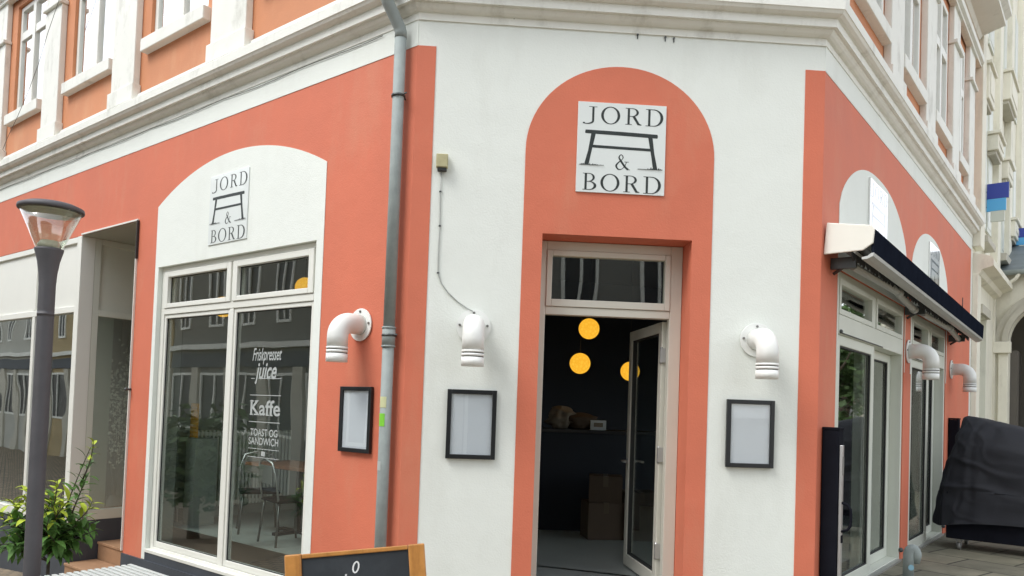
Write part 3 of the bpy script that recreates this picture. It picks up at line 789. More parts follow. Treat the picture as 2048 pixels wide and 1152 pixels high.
# ------------------------------------------------------------------ lettering
SER = 0.045
class Ink:
    def __init__(s, F, x0, z0, wd, hh, y, step=-0.00015):
        s.mb = MB(F); s.x0, s.z0, s.w, s.h, s.y, s.st = x0, z0, wd, hh, y, step
    def P(s, x, z): return (s.x0 + x * s.w, s.y, s.z0 + z * s.h)
    def poly(s, pts):
        s.mb.poly([s.P(*p) for p in pts]); s.y += s.st
    def strip(s, pts, ws):
        if not isinstance(ws, (list, tuple)): ws = [ws] * len(pts)
        L, R = [], []
        for i, p in enumerate(pts):
            a = pts[max(i - 1, 0)]; b = pts[min(i + 1, len(pts) - 1)]
            dx, dz = (b[0] - a[0]) * s.w, (b[1] - a[1]) * s.h
            l = math.hypot(dx, dz) or 1; nx, nz = -dz / l, dx / l
            h = ws[i] / 2
            X, Z = s.x0 + p[0] * s.w, s.z0 + p[1] * s.h
            L.append((X + nx * h, s.y, Z + nz * h)); R.append((X - nx * h, s.y, Z - nz * h))
        for i in range(len(pts) - 1):
            s.mb.poly([L[i], R[i], R[i + 1], L[i + 1]])
        s.y += s.st
    def arc(s, cx, cz, rx, rz, a0, a1, tx, tz, n=28):
        # ring sector: outer radii rx,rz in unit coords; thickness tx at the sides, tz at top/bottom (unit coords)
        o, i_ = [], []
        for k in range(n + 1):
            a = R_(a0 + (a1 - a0) * k / n); c, sn = math.cos(a), math.sin(a)
            o.append((cx + rx * c, cz + rz * sn)); i_.append((cx + (rx - tx) * c, cz + (rz - tz) * sn))
        for k in range(n):
            s.mb.poly([s.P(*o[k]), s.P(*o[k + 1]), s.P(*i_[k + 1]), s.P(*i_[k])])
        s.y += s.st
    def rect(s, a, b, c, d): s.poly([(a, c), (b, c), (b, d), (a, d)])
def glyph(I, ch, x, z, wd, h):
    """serif capital in box (x,z,wd,h) of I's unit space"""
    S = 0.17 * h            # stem
    t = 0.035 * h           # serif thickness
    if ch in 'BDR':
        sx = x + 0.14 * wd
        I.rect(sx, sx + S * .8, z + t * .9, z + h - t * .9)
        I.rect(x, sx + S * .8 + 0.10 * wd, z + h - t, z + h)
        I.rect(x, sx + S * .8 + (0.10 if ch != 'R' else 0.14) * wd, z, z + t)
    if ch == 'D':
        I.rect(sx + S * .8, x + .48 * wd, z + h - t * 1.1, z + h); I.rect(sx + S * .8, x + .48 * wd, z, z + t * 1.1)
        I.arc(x + .46 * wd, z + h / 2, .54 * wd, h / 2, -90, 90, S * 1.0, t * 1.2)
    if ch == 'B':
        I.arc(x + .45 * wd, z + .75 * h, .42 * wd, .25 * h, -90, 90, S * .75, t * 1.1); I.arc(x + .47 * wd, z + .26 * h, .53 * wd, .26 * h, -90, 90, S * .95, t * 1.1)
        I.rect(sx + S * .8, x + .46 * wd, z + h - t, z + h); I.rect(sx + S * .8, x + .46 * wd, z + .5 * h - t / 2, z + .5 * h + t / 2); I.rect(sx + S * .8, x + .48 * wd, z, z + t)
    if ch == 'R':
        I.arc(x + .44 * wd, z + .745 * h, .42 * wd, .255 * h, -90, 90, S * .85, t * 1.1)
        I.rect(sx + S * .8, x + .45 * wd, z + h - t, z + h); I.rect(sx + S * .8, x + .5 * wd, z + .49 * h, z + .49 * h + t)
        I.poly([(x + .44 * wd, z + .5 * h), (x + .62 * wd, z + .52 * h), (x + .92 * wd, z + .08 * h), (x + 1.05 * wd, z + t), (x + 1.05 * wd, z), (x + .80 * wd, z)])
    if ch == 'O':
        I.arc(x + wd / 2, z + h / 2, wd / 2, h / 2 * 1.03, 0, 360, S * .92, t * 1.3, 48)
    if ch == 'J':
        cx = x + .62 * wd
        I.rect(cx, cx + S * .8, z + .10 * h, z + h - t); I.rect(cx - .28 * wd, cx + S * .8 + .24 * wd, z + h - t, z + h)
        n = 12; pts = []
        for k in range(n + 1):
            a = R_(0 - 110 * k / n); pts.append((cx + S * .4 - .55 * wd + .55 * wd * math.cos(a), z + .10 * h + .20 * h * math.sin(a)))
        ws = [S * .8 * I.w * (1 - .75 * k / n) for k in range(n + 1)]
        I.strip(pts, ws)
        I.arc(pts[-1][0] - .02 * wd, pts[-1][1] + .03 * h, .10 * wd, .05 * h, 0, 360, .10 * wd, .05 * h, 14)
def amp(I, x, z, wd, h):
    W = I.w
    P_ = lambda a, b: (x + a * wd, z + b * h)
    def curve(ctrl, ws, n=8):
        pts, wv = [], []
        m_ = len(ctrl)
        for i in range(m_ - 1):
            p0 = ctrl[max(i - 1, 0)]; p1 = ctrl[i]; p2 = ctrl[i + 1]; p3 = ctrl[min(i + 2, m_ - 1)]
            for k in range(n):
                t = k / n
                q = [0.5 * ((2 * p1[d]) + (-p0[d] + p2[d]) * t + (2 * p0[d] - 5 * p1[d] + 4 * p2[d] - p3[d]) * t * t + (-p0[d] + 3 * p1[d] - 3 * p2[d] + p3[d]) * t ** 3) for d in (0, 1)]
                pts.append(P_(*q)); wv.append((ws[i] * (1 - t) + ws[i + 1] * t) * wd * W)
        pts.append(P_(*ctrl[-1])); wv.append(ws[-1] * wd * W)
        I.strip(pts, wv)
    curve([(.98, .03), (.72, .22), (.42, .58), (.28, .80), (.42, .98), (.58, .84), (.50, .66), (.24, .46), (.08, .25), (.22, .04), (.46, .03), (.70, .22), (.86, .52)],
          [.14, .15, .15, .10, .05, .08, .05, .10, .14, .10, .05, .05, .04])
    I.rect(x + .70 * wd, x + 1.02 * wd, z + .50 * h, z + .535 * h)
    I.rect(x + .86 * wd, x + 1.12 * wd, z, z + .035 * h)
def sign(F, x0, z0, wd, hh, label, panel=m_sign, thick=0.012, ink=m_ink, group='square shop signs with a bench drawing'):
    y = P - thick
    t = thing('shop_sign', F, x0 + wd / 2, y, z0, label, 'sign', group)
    s = MB(F); s.box(x0, x0 + wd, y, P - 0.0006, z0, z0 + hh); s.build('panel', panel, t, bev=0.002)
    I = Ink(F, x0, z0, wd, hh, y - 0.0009)
    for ch, gx, gz_, gw, gh in (('J', .075, .775, .135, .175), ('O', .26, .765, .215, .19), ('R', .535, .77, .175, .185), ('D', .765, .765, .20, .19),
                                ('B', .075, .025, .155, .185), ('O', .275, .020, .215, .19), ('R', .535, .020, .175, .185), ('D', .76, .015, .20, .19)):
        I = Ink(F, x0, z0, wd, hh, y - 0.0009); glyph(I, ch, gx, gz_, gw, gh); I.mb.build('letter', ink, t)
    I = Ink(F, x0, z0, wd, hh, y - 0.0009); amp(I, .435, .265, .15, .17); I.mb.build('ampersand', ink, t)
    I = Ink(F, x0, z0, wd, hh, y - 0.0009)
    I.poly([(.085, .66), (.09, .69), (.30, .688), (.60, .683), (.905, .675), (.91, .655), (.905, .632), (.60, .640), (.30, .646), (.09, .650)])
    I.poly([(.155, .650), (.205, .648), (.165, .46), (.135, .305), (.085, .305), (.125, .46)])
    I.poly([(.800, .636), (.850, .634), (.875, .46), (.915, .285), (.865, .285), (.835, .46)])
    I.poly([(.165, .525), (.83, .515), (.832, .485), (.162, .495)])
    for k in range(16):
        gx = .04 + .26 * k / 15; gh = .006 + .018 * rnd.random() * math.exp(-((gx - .12) / .08) ** 2) * 2
        I.poly([(gx - .012, .300), (gx + .012, .300), (gx + .004, .300 + gh)])
        gx = .70 + .26 * k / 15; gh = .006 + .018 * rnd.random() * math.exp(-((gx - .88) / .08) ** 2) * 2
        I.poly([(gx - .012, .280), (gx + .012, .280), (gx + .004, .280 + gh)])
    I.rect(.03, .30, .298, .303); I.rect(.69, .97, .279, .284)
    I.mb.build('bench_drawing', ink, t)
    for ux in (.03, .97):
        for uz in (.03, .97):
            pass
    return t
sign(FC, 1.284, 3.176, 0.710, 0.723, 'square white sign in the coral arch over the open door')
sign(FL, -2.945, 2.990, 0.690, 0.700, 'white sign in the white arch above the lettered left window', thick=0.010)
sign(FR, 1.42, 3.07, 0.70, 0.70, 'glossy white sign in the nearer white arch above the awning', panel=m_signw, thick=0.018, ink=m_ink_gloss)
sign(FR, 4.40, 3.07, 0.66, 0.66, 'glossy white sign in the farther white arch above the awning', panel=m_signw, thick=0.018, ink=m_ink_gloss)

def text_into(mb, txt, x0, x1, z0, z1, y, bold=0.0, shear=0.0, rot=0.0):
    cu = bpy.data.curves.new('lettering_curve', 'FONT'); cu.body = txt; cu.offset = bold; cu.shear = shear
    ob = bpy.data.objects.new('lettering_curve', cu); C.objects.link(ob)
    dg = bpy.context.evaluated_depsgraph_get()
    me = bpy.data.meshes.new_from_object(ob.evaluated_get(dg))
    bpy.data.objects.remove(ob); bpy.data.curves.remove(cu)
    xs_ = [v.co.x for v in me.vertices]; ys_ = [v.co.y for v in me.vertices]
    ax, bx_, ay, by = min(xs_), max(xs_), min(ys_), max(ys_)
    b0 = len(mb.v)
    for v in me.vertices:
        mb.vert((x0 + (v.co.x - ax) / (bx_ - ax) * (x1 - x0), y, z0 + (v.co.y - ay) / (by - ay) * (z1 - z0)))
    for p_ in me.polygons: mb.f.append([b0 + i for i in p_.vertices])
    bpy.data.meshes.remove(me)
# vinyl lettering on the glass of the left window (a thing stuck on: its own object)
wt = thing('window_lettering', FL, -1.96, 0.075, 0.88, 'white lettering on the glass offering juice, coffee, toast and sandwich', 'lettering')
yv = 0.0805
s = MB(FL)
text_into(s, 'Friskpresset', -2.20, -1.73, 1.775, 1.935, yv, 0.012, 0.35); s.build('script_line', m_vinyl, wt)
s = MB(FL); text_into(s, 'juice', -2.15, -1.80, 1.585, 1.79, yv, 0.02, 0.3)
s.box(-2.21, -2.15, yv - .0004, yv - .0001, 1.640, 1.646); s.box(-2.09, -1.72, yv - .0004, yv - .0001, 1.640, 1.646); s.build('script_line', m_vinyl, wt)
s = MB(FL)
s.box(-2.215, -1.715, yv, yv + .0003, 1.480, 1.487)
text_into(s, 'Kaffe', -2.20, -1.72, 1.292, 1.437, yv, 0.018)
for xx in (-2.205, -2.14): s.box(xx, xx + .05, yv - .0006, yv - .0003, 1.292, 1.305)
for xx in (-2.205, -2.13): s.box(xx, xx + .055, yv - .0006, yv - .0003, 1.42, 1.433)
for xx in (-1.945, -1.885): s.box(xx, xx + .05, yv - .0006, yv - .0003, 1.292, 1.304)
s.box(-2.215, -1.715, yv, yv + .0003, 1.226, 1.233); s.build('slab_line', m_vinyl, wt)
s = MB(FL)
text_into(s, 'TOAST OG', -2.185, -1.745, 1.095, 1.165, yv, 0.015)
text_into(s, 'SANDWICH', -2.205, -1.725, 1.012, 1.082, yv, 0.015)
s.box(-2.21, -1.71, yv, yv + .0003, 0.972, 0.978); s.box(-2.21, -1.71, yv, yv + .0003, 0.892, 0.898); s.box(-1.99, -1.93, yv, yv + .0003, 0.91, 0.955)
s.build('slab_line', m_vinyl, wt)

for (x, z) in ((1.745, 4.468), (1.97, 4.462), (2.04, 4.458), (0.75, 4.56)):
    mb = MB(FC); mb.tube([(x, -0.001, z), (x, -0.014, z)], 0.008, 8); mb.box(x - .004, x + .004, -.006, -.0005, z - .03, z); mb.build('rusty_nail', m_steel, bld)
# dried blossom branches in the side display window
t = thing('blossom_arrangement', FL, -6.33, .72, -0.34, 'tall arrangement of white blossom branches behind the recessed side pane', 'flowers')
bs, bl = MB(FL), MB(FL)
q = random.Random(5)
for k in range(16):
    a = q.uniform(0, 6.28); rr = q.uniform(.06, .22); zz = q.uniform(1.1, 2.25)
    p0 = Vector((-6.33, .72, -.1)); p1 = Vector((-6.33 + rr * math.cos(a) * .8, .72 + rr * 1.5 * math.sin(a), zz))
    mid = p0.lerp(p1, .6) + Vector((0, q.uniform(-.05, .05), .1))
    bs.tube([p0, mid, p1], [.008, .005, .003], 5)
    for i_ in range(26):
        tt = .35 + .65 * i_ / 26; c = (p0.lerp(mid, tt / .6) if tt < .6 else mid.lerp(p1, (tt - .6) / .4)) + Vector((q.gauss(0, .03), q.gauss(0, .04), q.gauss(0, .03)))
        for pe in range(4):
            d = Vector((q.gauss(0, 1), q.gauss(0, 1), q.gauss(0, 1))).normalized() * .022; e_ = d.cross(Vector((q.gauss(0, 1), q.gauss(0, 1), q.gauss(0, 1)))).normalized() * .013
            bl.poly([c, c + d * .6 + e_, c + d * 1.2, c + d * .6 - e_])
bs.build('branches', m_stem, t); bl.build('blossoms', mat('white_petals', (.75, .74, .66), .7), t)
s = MB(FL); s.lathe([(.0, -.34), (.08, -.34), (.11, -.20), (.09, -.02), (.06, .06), (.07, .08)], (-6.33, .72, 0), 24); s.build('vase', m_pot, t)

# ------------------------------------------------------------------ menu frames
def menu(F, x0, x1, label):
    z0, z1 = 1.040, 1.577
    t = thing('menu_frame', F, (x0 + x1) / 2, P, z0, label, 'picture frame', 'black menu frames on the facade')
    s = MB(F); box_frame(s, x0, x1, z0, z1, 0.034, -0.035, P - .0005); s.build('frame', m_black, t, bev=0.003)
    s = MB(F); s.box(x0 + .03, x1 - .03, -0.017, P - .001, z0 + .03, z1 - .03); s.build('paper', m_paper, t)
    s = MB(F); s.box(x0 + .032, x1 - .032, -0.0225, -0.0195, z0 + .032, z1 - .032); s.build('glazing', m_clear, t)
menu(FC, 0.336, 0.720, 'black framed blank menu on white wall left of the open door')
menu(FC, 2.548, 2.934, 'black framed blank menu on white wall right of the open door')
menu(FL, -0.733, -0.345, 'black framed blank menu on the coral wall beside the grey downpipe')

# ------------------------------------------------------------------ elbow vents
def vent(F, x, z, label, out=0.24, r=0.083, drop=0.30):
    t = thing('vent_pipe', F, x, P, z, label, 'vent pipe', 'white elbow vent pipes on the facade')
    s = MB(F); s.tube([(x, P - .0005, z), (x, P - 0.012, z)], 0.135, 40); s.build('flange', m_pvc, t, bev=.002)
    pts = [(x, P - .012, z), (x, -(out - .115), z)]
    for k in range(1, 13):
        a = R_(90 * k / 12); pts.append((x, -(out - .115) - .115 * math.sin(a), z - .115 + .115 * math.cos(a)))
    pts.append((x, -out, z - drop + .10))
    s = MB(F); s.tube(pts, r, 36); s.build('elbow', m_pvc, t)
    s = MB(F)
    zc = z - drop
    s.tube([(x, -out, zc + .099), (x, -out, zc + .0815)], r + .0025, 36)
    s.tube([(x, -out, zc + .0745), (x, -out, zc + .0535)], r + .0025, 36)
    s.tube([(x, -out, zc + .0465), (x, -out, zc - .02)], r + .0025, 36); s.build('collar', m_pvc, t)
    s = MB(F)
    s.tube([(x, -out, zc + .085), (x, -out, zc + .042)], r - .002, 36)
    s.build('slot_ring', m_gasket, t)
    for k in range(3):
        a = R_(90 + 120 * k - 0)
        for a in (R_(90), R_(-20), R_(200)): pass
    for a in (90, 5, 175):
        a = R_(a); s = MB(F); s.tube([(x + .108 * math.cos(a), P - .012, z + .108 * math.sin(a)), (x + .108 * math.cos(a), P - .020, z + .108 * math.sin(a))], .010, 8); s.build('bolt', m_screw, t)
vent(FL, -0.535, 2.085, 'white elbow vent on the coral wall beside the grey downpipe')
vent(FC, 0.518, 2.070, 'white elbow vent with a cable on white wall left of the open door')
vent(FC, 2.778, 2.058, 'white elbow vent on the white wall right of the open door')
vent(FR, 3.315, 2.25, 'white elbow vent on the narrow coral pier under the awning')
vent(FR, 6.20, 2.22, 'farthest white elbow vent beyond the second sliding door')

# junction box and its cable
t = thing('junction_box', FC, 0.225, P, 3.285, 'small yellowed beige junction box high on the white wall', 'junction box')
s = MB(FC); s.box(0.180, 0.272, -0.055, P - .0005, 3.300, 3.408); s.build('case', m_beige, t, bev=.006)
s = MB(FC); s.box(0.186, 0.266, -0.058, -0.0551, 3.306, 3.402); s.build('lid', m_beige, t, bev=.003)
s = MB(FC); s.box(0.192, 0.262, -0.05, -0.006, 3.278, 3.2995); s.build('gland', m_gasket, t)
t = thing('wall_cable', FC, 0.225, -0.01, 2.2, 'thin grey cable running down from the beige box to the vent', 'cable')
pts = [(0.222, -0.012, 3.28), (0.220, -0.008, 3.10), (0.226, -0.008, 2.85), (0.222, -0.008, 2.60), (0.226, -0.008, 2.48), (0.255, -0.008, 2.40), (0.31, -0.008, 2.33), (0.39, -0.008, 2.26), (0.47, -0.009, 2.21), (0.505, -0.03, 2.19)]
s = MB(FC); s.tube(pts, 0.0045, 8); s.build('cable_run', m_cable, t)
for (x, z) in ((.22, 3.12), (.226, 2.85), (.226, 2.48)):
    s = MB(FC); s.box(x - .009, x + .009, -.016, P - .0005, z - .006, z + .006); s.build('clip', m_steel, t)

# thin slack wire across the left upper facade
t = thing('slack_wire', FL, -6.8, -0.12, 6.7, 'thin dark slack wire hanging over the upper left facade', 'wire')
s = MB(FL); s.tube([(-6.30, -.12, 7.3), (-6.76, -.12, 6.70), (-7.12, -.12, 6.3), (-7.36, -.12, 5.97), (-7.72, -.12, 5.62), (-8.08, -.12, 5.34), (-8.4, -.12, 5.12), (-8.62, -.10, 5.0), (-8.8, -.02, 5.02)], .0035, 6); s.build('wire_run', m_darkcable, t)
t = thing('moulding_cable', FL, -3, -0.03, 4.45, 'thin dark cable clipped along under the white moulding', 'cable')
s = MB(FL)
pts = []
xx = -11.5
while xx < -0.25:
    pts.append((xx, -0.012 - .004 * rnd.random(), 4.466 - 0.018 * abs(math.sin(xx * 2.2)) + .004 * rnd.random())); xx += .3
s.tube(pts, .003, 6); s.build('cable_run', m_darkcable, t)

# ------------------------------------------------------------------ downpipe
t = thing('downpipe', FL, -0.24, -0.12, -0.4, 'long grey zinc downpipe running down the coral wall with stickers', 'downpipe')
r = 0.046
s = MB(FL); s.tube([(-0.12, -.075, -0.40), (-0.12, -.075, 2.02)], r, 20); s.build('lower_pipe', m_zinc, t)
s = MB(FL); s.tube([(-0.12, -.075, 1.90), (-0.12, -.075, 2.03)], r + .006, 20); s.tube([(-0.12, -.075, 1.885), (-0.12, -.075, 1.90)], r + .009, 20); s.tube([(-0.12, -.075, 2.03), (-0.12, -.075, 2.045)], r + .009, 20); s.build('sleeve', m_zinc, t)
s = MB(FL); s.tube([(-0.12, -.075, 2.045), (-0.12, -.075, 4.36)], r, 20); s.build('upper_pipe', m_zinc, t)
s = MB(FL); s.tube([(-0.12, -.075, 4.33), (-0.12, -.075, 4.38), (-0.125, -.09, 4.42), (-0.137, -.20, 4.56), (-.14, -.225, 4.60), (-.14, -.225, 4.64)], [r + .002] * 6, 20); s.build('offset_bend', m_zinc, t)
s = MB(FL); s.tube([(-.14, -.225, 4.62), (-.14, -.225, 7.7)], r, 20); s.build('top_pipe', m_zinc, t)
for z in (3.86, 1.97):
    s = MB(FL); s.tube([(-.12, -.075, z), (-.12, -.075, z + .018)], r + .010, 20); s.tube([(-.075, -.075, z + .009), (-.02, -.085, z + .012)], .006, 8); s.tube([(-.12, -.03, z + .009), (-.12, 0, z + .009)], .008, 8); s.build('bracket', m_steel, t)
# stickers
def sticker(F, cx, cy, r_, a0, a1, z0, z1, mm, lab, parent):
    s = MB(F); n = 8
    for k in range(n):
        t0, t1 = R_(a0 + (a1 - a0) * k / n), R_(a0 + (a1 - a0) * (k + 1) / n)
        s.poly([(cx + r_ * math.cos(t0), cy + r_ * math.sin(t0), z0), (cx + r_ * math.cos(t1), cy + r_ * math.sin(t1), z0), (cx + r_ * math.cos(t1), cy + r_ * math.sin(t1), z1), (cx + r_ * math.cos(t0), cy + r_ * math.sin(t0), z1)])
    s.build('sticker', mm, parent, label=lab)
sticker(FL, -.12, -.075, r + .0012, 235, 320, 1.415, 1.50, m_yellows, 'pale yellow sticker', t)
sticker(FL, -.12, -.075, r + .0012, 230, 310, 1.27, 1.37, m_green, 'bright green sticker', t)
sticker(FL, -.12, -.075, r + .0012, 220, 290, 0.93, 1.00, m_vinyl, 'white torn sticker', t)

# ------------------------------------------------------------------ awning on the right facade
TA = FR @ Matrix.Translation((0.02, -0.0, 0)) @ Matrix.Rotation(R_(0.95), 4, 'Y')
t = thing('folded_awning', FR, 0.05, -0.2, 2.7, 'folded awning with black fascia and white end cap over the sliding doors', 'awning')
LEN = 6.25
s = MB(TA)
prof = [(-0.02, 3.045), (-0.36, 2.985), (-0.385, 2.955), (-0.375, 2.84), (-0.30, 2.79), (-0.0, 2.785)]
def yz_prism(mb, prof, xa, xb):
    n = len(prof); b = len(mb.v)
    for x in (xa, xb):
        for (y, z) in prof: mb.vert((x, y, z))
    mb.f.append([b + k for k in range(n)]); mb.f.append([b + n + k for k in reversed(range(n))])
    for k in range(n):
        j = (k + 1) % n; mb.f.append([b + k, b + n + k, b + n + j, b + j])
yz_prism(s, prof, 0.0, 0.02); s.build('end_cap', m_awncap, t, bev=.006)
s = MB(TA); yz_prism(s, [(-0.05, 3.02), (-0.35, 2.965), (-0.345, 2.955), (-0.05, 3.01)], 0.021, LEN); s.build('cover_plate', m_awncap, t)
s = MB(TA); yz_prism(s, [(-0.352, 2.972), (-0.388, 2.950), (-0.380, 2.768), (-0.36, 2.768)], 0.021, LEN); s.build('fascia', m_awnblk, t)
s = MB(TA); yz_prism(s, [(-0.36, 2.767), (-0.379, 2.767), (-0.372, 2.742), (-0.33, 2.722), (-0.29, 2.722), (-0.29, 2.74), (-0.33, 2.745)], 0.021, LEN); yz_prism(s, [(-0.25, 2.79), (-0.235, 2.775), (-0.22, 2.79), (-.235, 2.80)], .021, LEN); s.build('front_rail', m_awngrey, t)
s = MB(TA)
n = 56
for k in range(n):   # scalloped valance
    xa = 0.03 + (LEN - .05) * k / n; xb = 0.03 + (LEN - .05) * (k + 1) / n
    pts = [(xa, 2.83)] + [(xa + (xb - xa) * j / 6, 2.765 - 0.035 * math.sin(math.pi * j / 6)) for j in range(7)] + [(xb, 2.83)]
    s.prism(pts, -0.215 - .006 * math.sin(k * 1.7), -0.209 - .006 * math.sin(k * 1.7))
s.build('valance', m_awnfab, t)
s = MB(TA); s.tube([(0.03, -.13, 2.90), (LEN, -.13, 2.90)], .065, 20); s.build('fabric_roll', mat('grey_fabric_roll', (.28, .28, .27), .8), t)
for i, (xa, xb) in enumerate(((0.35, 1.75), (1.5, 2.9), (3.3, 4.7), (4.6, 5.95))):
    ya, yb = ((-.14, -.20), (-.20, -.12))[i % 2]
    s = MB(TA); s.tube([(xa, ya, 2.74), (xb, yb, 2.735)], .034, 10, smooth=False); s.tube([(xb - .05, yb, 2.735), (xb + .06, yb, 2.735)], .042, 12); s.build('folding_arm', m_awngrey, t)
for xa in (0.20, 3.05, 5.9):
    s = MB(TA)
    s.box(xa, xa + .05, -.20, -.001, 2.70, 2.79); s.tube([(xa + .02, -.02, 2.66), (xa + .02, -.24, 2.80)], .014, 8)
    s.build('wall_bracket', m_steel, t)

# ------------------------------------------------------------------ side screen cassettes (black upright boxes)
def cassette(x, top_z, label, w_=.15, handle=True):
    t = thing('side_screen_cassette', FR, x, -.05, -0.094, label, 'screen box', 'black upright screen cassettes on the facade')
    s = MB(FR); s.box(x, x + .13, -.135, P - .001, -0.09, top_z); s.build('case', m_blackmetal, t, bev=.006)
    s = MB(FR); s.box(x - .004, x + .134, -.139, P - .0005, top_z + .001, top_z + .022); s.build('cap', m_blackmetal, t, bev=.004)
    if handle:
        s = MB(FR); s.box(x + .02, x + .06, -.162, -.137, -0.05, top_z - .12); s.build('pull_bar', m_alu, t, bev=.003)
        s = MB(FR); s.tube([(x + .03, -.16, .78), (x + .03, -.205, .765), (x + .03, -.228, .73), (x + .03, -.232, .66), (x + .03, -.228, .60), (x + .03, -.205, .565), (x + .03, -.16, .55)], .011, 10); s.box(x + .015, x + .045, -.17, -.16, .46, .52); s.build('pull_handle', m_blackmetal, t)
        s = MB(FR); s.box(x + .019, x + .061, -.1635, -.1622, 1.0, 1.15); s.build('safety_strip', m_rubber, t)
cassette(0.13, 1.36, 'tall black screen box with loop handle beside the nearer sliding door')
cassette(6.05, 1.50, 'black screen box behind the covered grill beyond the second sliding door', handle=False)
# small dark vent slot and stain on the far coral pier
t = thing('wall_slot', FR, 6.9, 0, 2.9, 'small dark slot plate on the far coral wall above the awning end', 'wall plate')
s = MB(FR); s.box(6.75, 7.45, -.03, P, 2.97, 3.03); s.build('plate', m_steel, t, bev=.004)
s = MB(FR); s.tube([(7.1, -.01, 3.2), (7.1, -.01, 3.38)], .006, 6); s.build('rod', m_steel, t)

# ------------------------------------------------------------------ hooked grey vent pipe by the pier
t = thing('standpipe', FR, 3.1, -.5, -0.094, 'grey standpipe with hooked top and round sticker on the paving', 'standpipe')
bx0, by0 = 2.0, -.30
pts = [(bx0, by0, -.094), (bx0, by0, .15)]
for k in range(1, 11):
    a = R_(180 * k / 10); pts.append((bx0 + .015 - .015 * math.cos(a), by0 - .030 + .030 * math.cos(a), .15 + .055 * math.sin(a)))
pts.append((bx0 + .03, by0 - .06, .07))
s = MB(FR); s.tube(pts, [.050] * (len(pts) - 1) + [.034], 18); s.build('pipe', m_zinc, t)
s = MB(FR); s.tube([(bx0, by0, -.094), (bx0, by0, -.085)], .085, 20); s.build('base_flange', m_zinc, t)
s = MB(FR); d_ = Vector((-.75, -.66)); 
s.tube([(bx0 + .051 * -.80, by0 + .051 * -.60, .035), (bx0 + .0545 * -.80, by0 + .0545 * -.60, .035)], .028, 16); s.build('sticker', m_bsign, t, label='round blue and white sticker')

# ------------------------------------------------------------------ covered grill
GF = FR @ Matrix.Translation((4.40, -0.08, -0.094))      # local: -y away from the wall, +x away from camera
t = thing('covered_grill', GF, 0.4, -.9, 0, 'large grill on casters under a creased black cover', 'grill')
def cover_mesh():
    s = MB(GF)
    N, Mv = 240, 84
    b0 = len(s.v)
    for j in range(Mv + 1):
        v = j / Mv
        for k in range(N):
            th = 2 * math.pi * k / N
            c, sn = math.cos(th), math.sin(th)
            e = 0.42
            ux = math.copysign(abs(c) ** e, c); uy = math.copysign(abs(sn) ** e, sn)
            # half sizes shrink to a narrow ridge
            if v < .72:
                q = v / .72
                hx_ = .44 - .05 * q; hy_ = .98 - .04 * q - .10 * q * q
            else:
                q = (v - .72) / .28
                hx_ = .39 * (1 - q) ** .7 + .0; hy_ = .84 - .08 * q ** 1.5
            x = .42 + hx_ * ux; y = -.98 + hy_ * uy
            along = (uy + 1) / 2           # 1 near the wall, 0 far end
            ht = 1.64 - .34 * (1 - along) ** 1.3 - .0 * along
            if v < .72: z = .33 + (ht * .80 - .33) * (v / .72)
            else: z = ht * .80 + ht * .20 * math.sin((v - .72) / .28 * math.pi / 2)
            z += .10 * (1 - v) * (math.sin(th * 2 + .6) * .6) if v < .3 else 0
            # wall-side flank leans in towards its peak
            if uy > 0: y -= .13 * max(0, uy) * v ** 1.3
            # folds
            fold = .016 * math.sin(th * 15 + 5 * noise.noise(Vector((c * 2, sn * 2, v * 2)))) * (1 - v) ** .6 * .8
            fold += .040 * noise.noise(Vector((x * 2.2, y * 2.2, z * 4.5))) + .016 * noise.noise(Vector((x * 7 + z * 5, y * 7, z * 5)))
            nx, ny = ux * .7, uy * .7
            # long diagonal creases
            cr = .030 * math.sin((z * 1.5 + y * 2.2) * 5.0 + 3 * noise.noise(Vector((y * 1.5, z * 1.5, 3))))
            n5 = noise.noise(Vector((y * 1.3 + z * 1.6, z * 1.2 - y * 1.5, x * 1.5)))
            n6 = noise.noise(Vector((y * 3.6 - z * 2.3, z * 3.1 + y * 1.9, 7 + x * 2)))
            cre = .034 * (max(0, 1 - abs(n5) * 8)) + .014 * max(0, 1 - abs(n6) * 6)
            x += nx * (fold + cr * .6 * (1 - v) + cre); y += ny * (fold + cre * .6)
            if v > .72: z += fold * .6
            s.vert((x, y, z))
    for j in range(Mv):
        for k in range(N):
            i2 = (k + 1) % N
            s.f.append([b0 + j * N + k, b0 + j * N + i2, b0 + (j + 1) * N + i2, b0 + (j + 1) * N + k]); s.sm.add(len(s.f) - 1)
    s.f.append([b0 + Mv * N + k for k in range(N)])
    return s
cover_mesh().build('fabric_cover', m_cover, t)
s = MB(GF); s.box(.06, .76, -1.85, -.16, .13, .75); s.build('cabinet', m_blackmetal, t, bev=.01)
for (cx_, cy_) in ((.12, -.30), (.12, -1.7), (.70, -.30), (.70, -1.7)):
    s = MB(GF); s.box(cx_ - .05, cx_ + .05, cy_ - .06, cy_ + .06, .118, .129); s.box(cx_ - .035, cx_ + .0, cy_ - .030, cy_ - .022, .045, .118); s.box(cx_ - .035, cx_ + .0, cy_ + .022, cy_ + .030, .045, .118)
    c = s.build('caster', m_rubber, t)
    s = MB(GF); s.tube([(cx_ - .02, cy_ - .018, .042), (cx_ - .02, cy_ + .018, .042)], .042, 20); s.build('wheel', m_rubber, c)
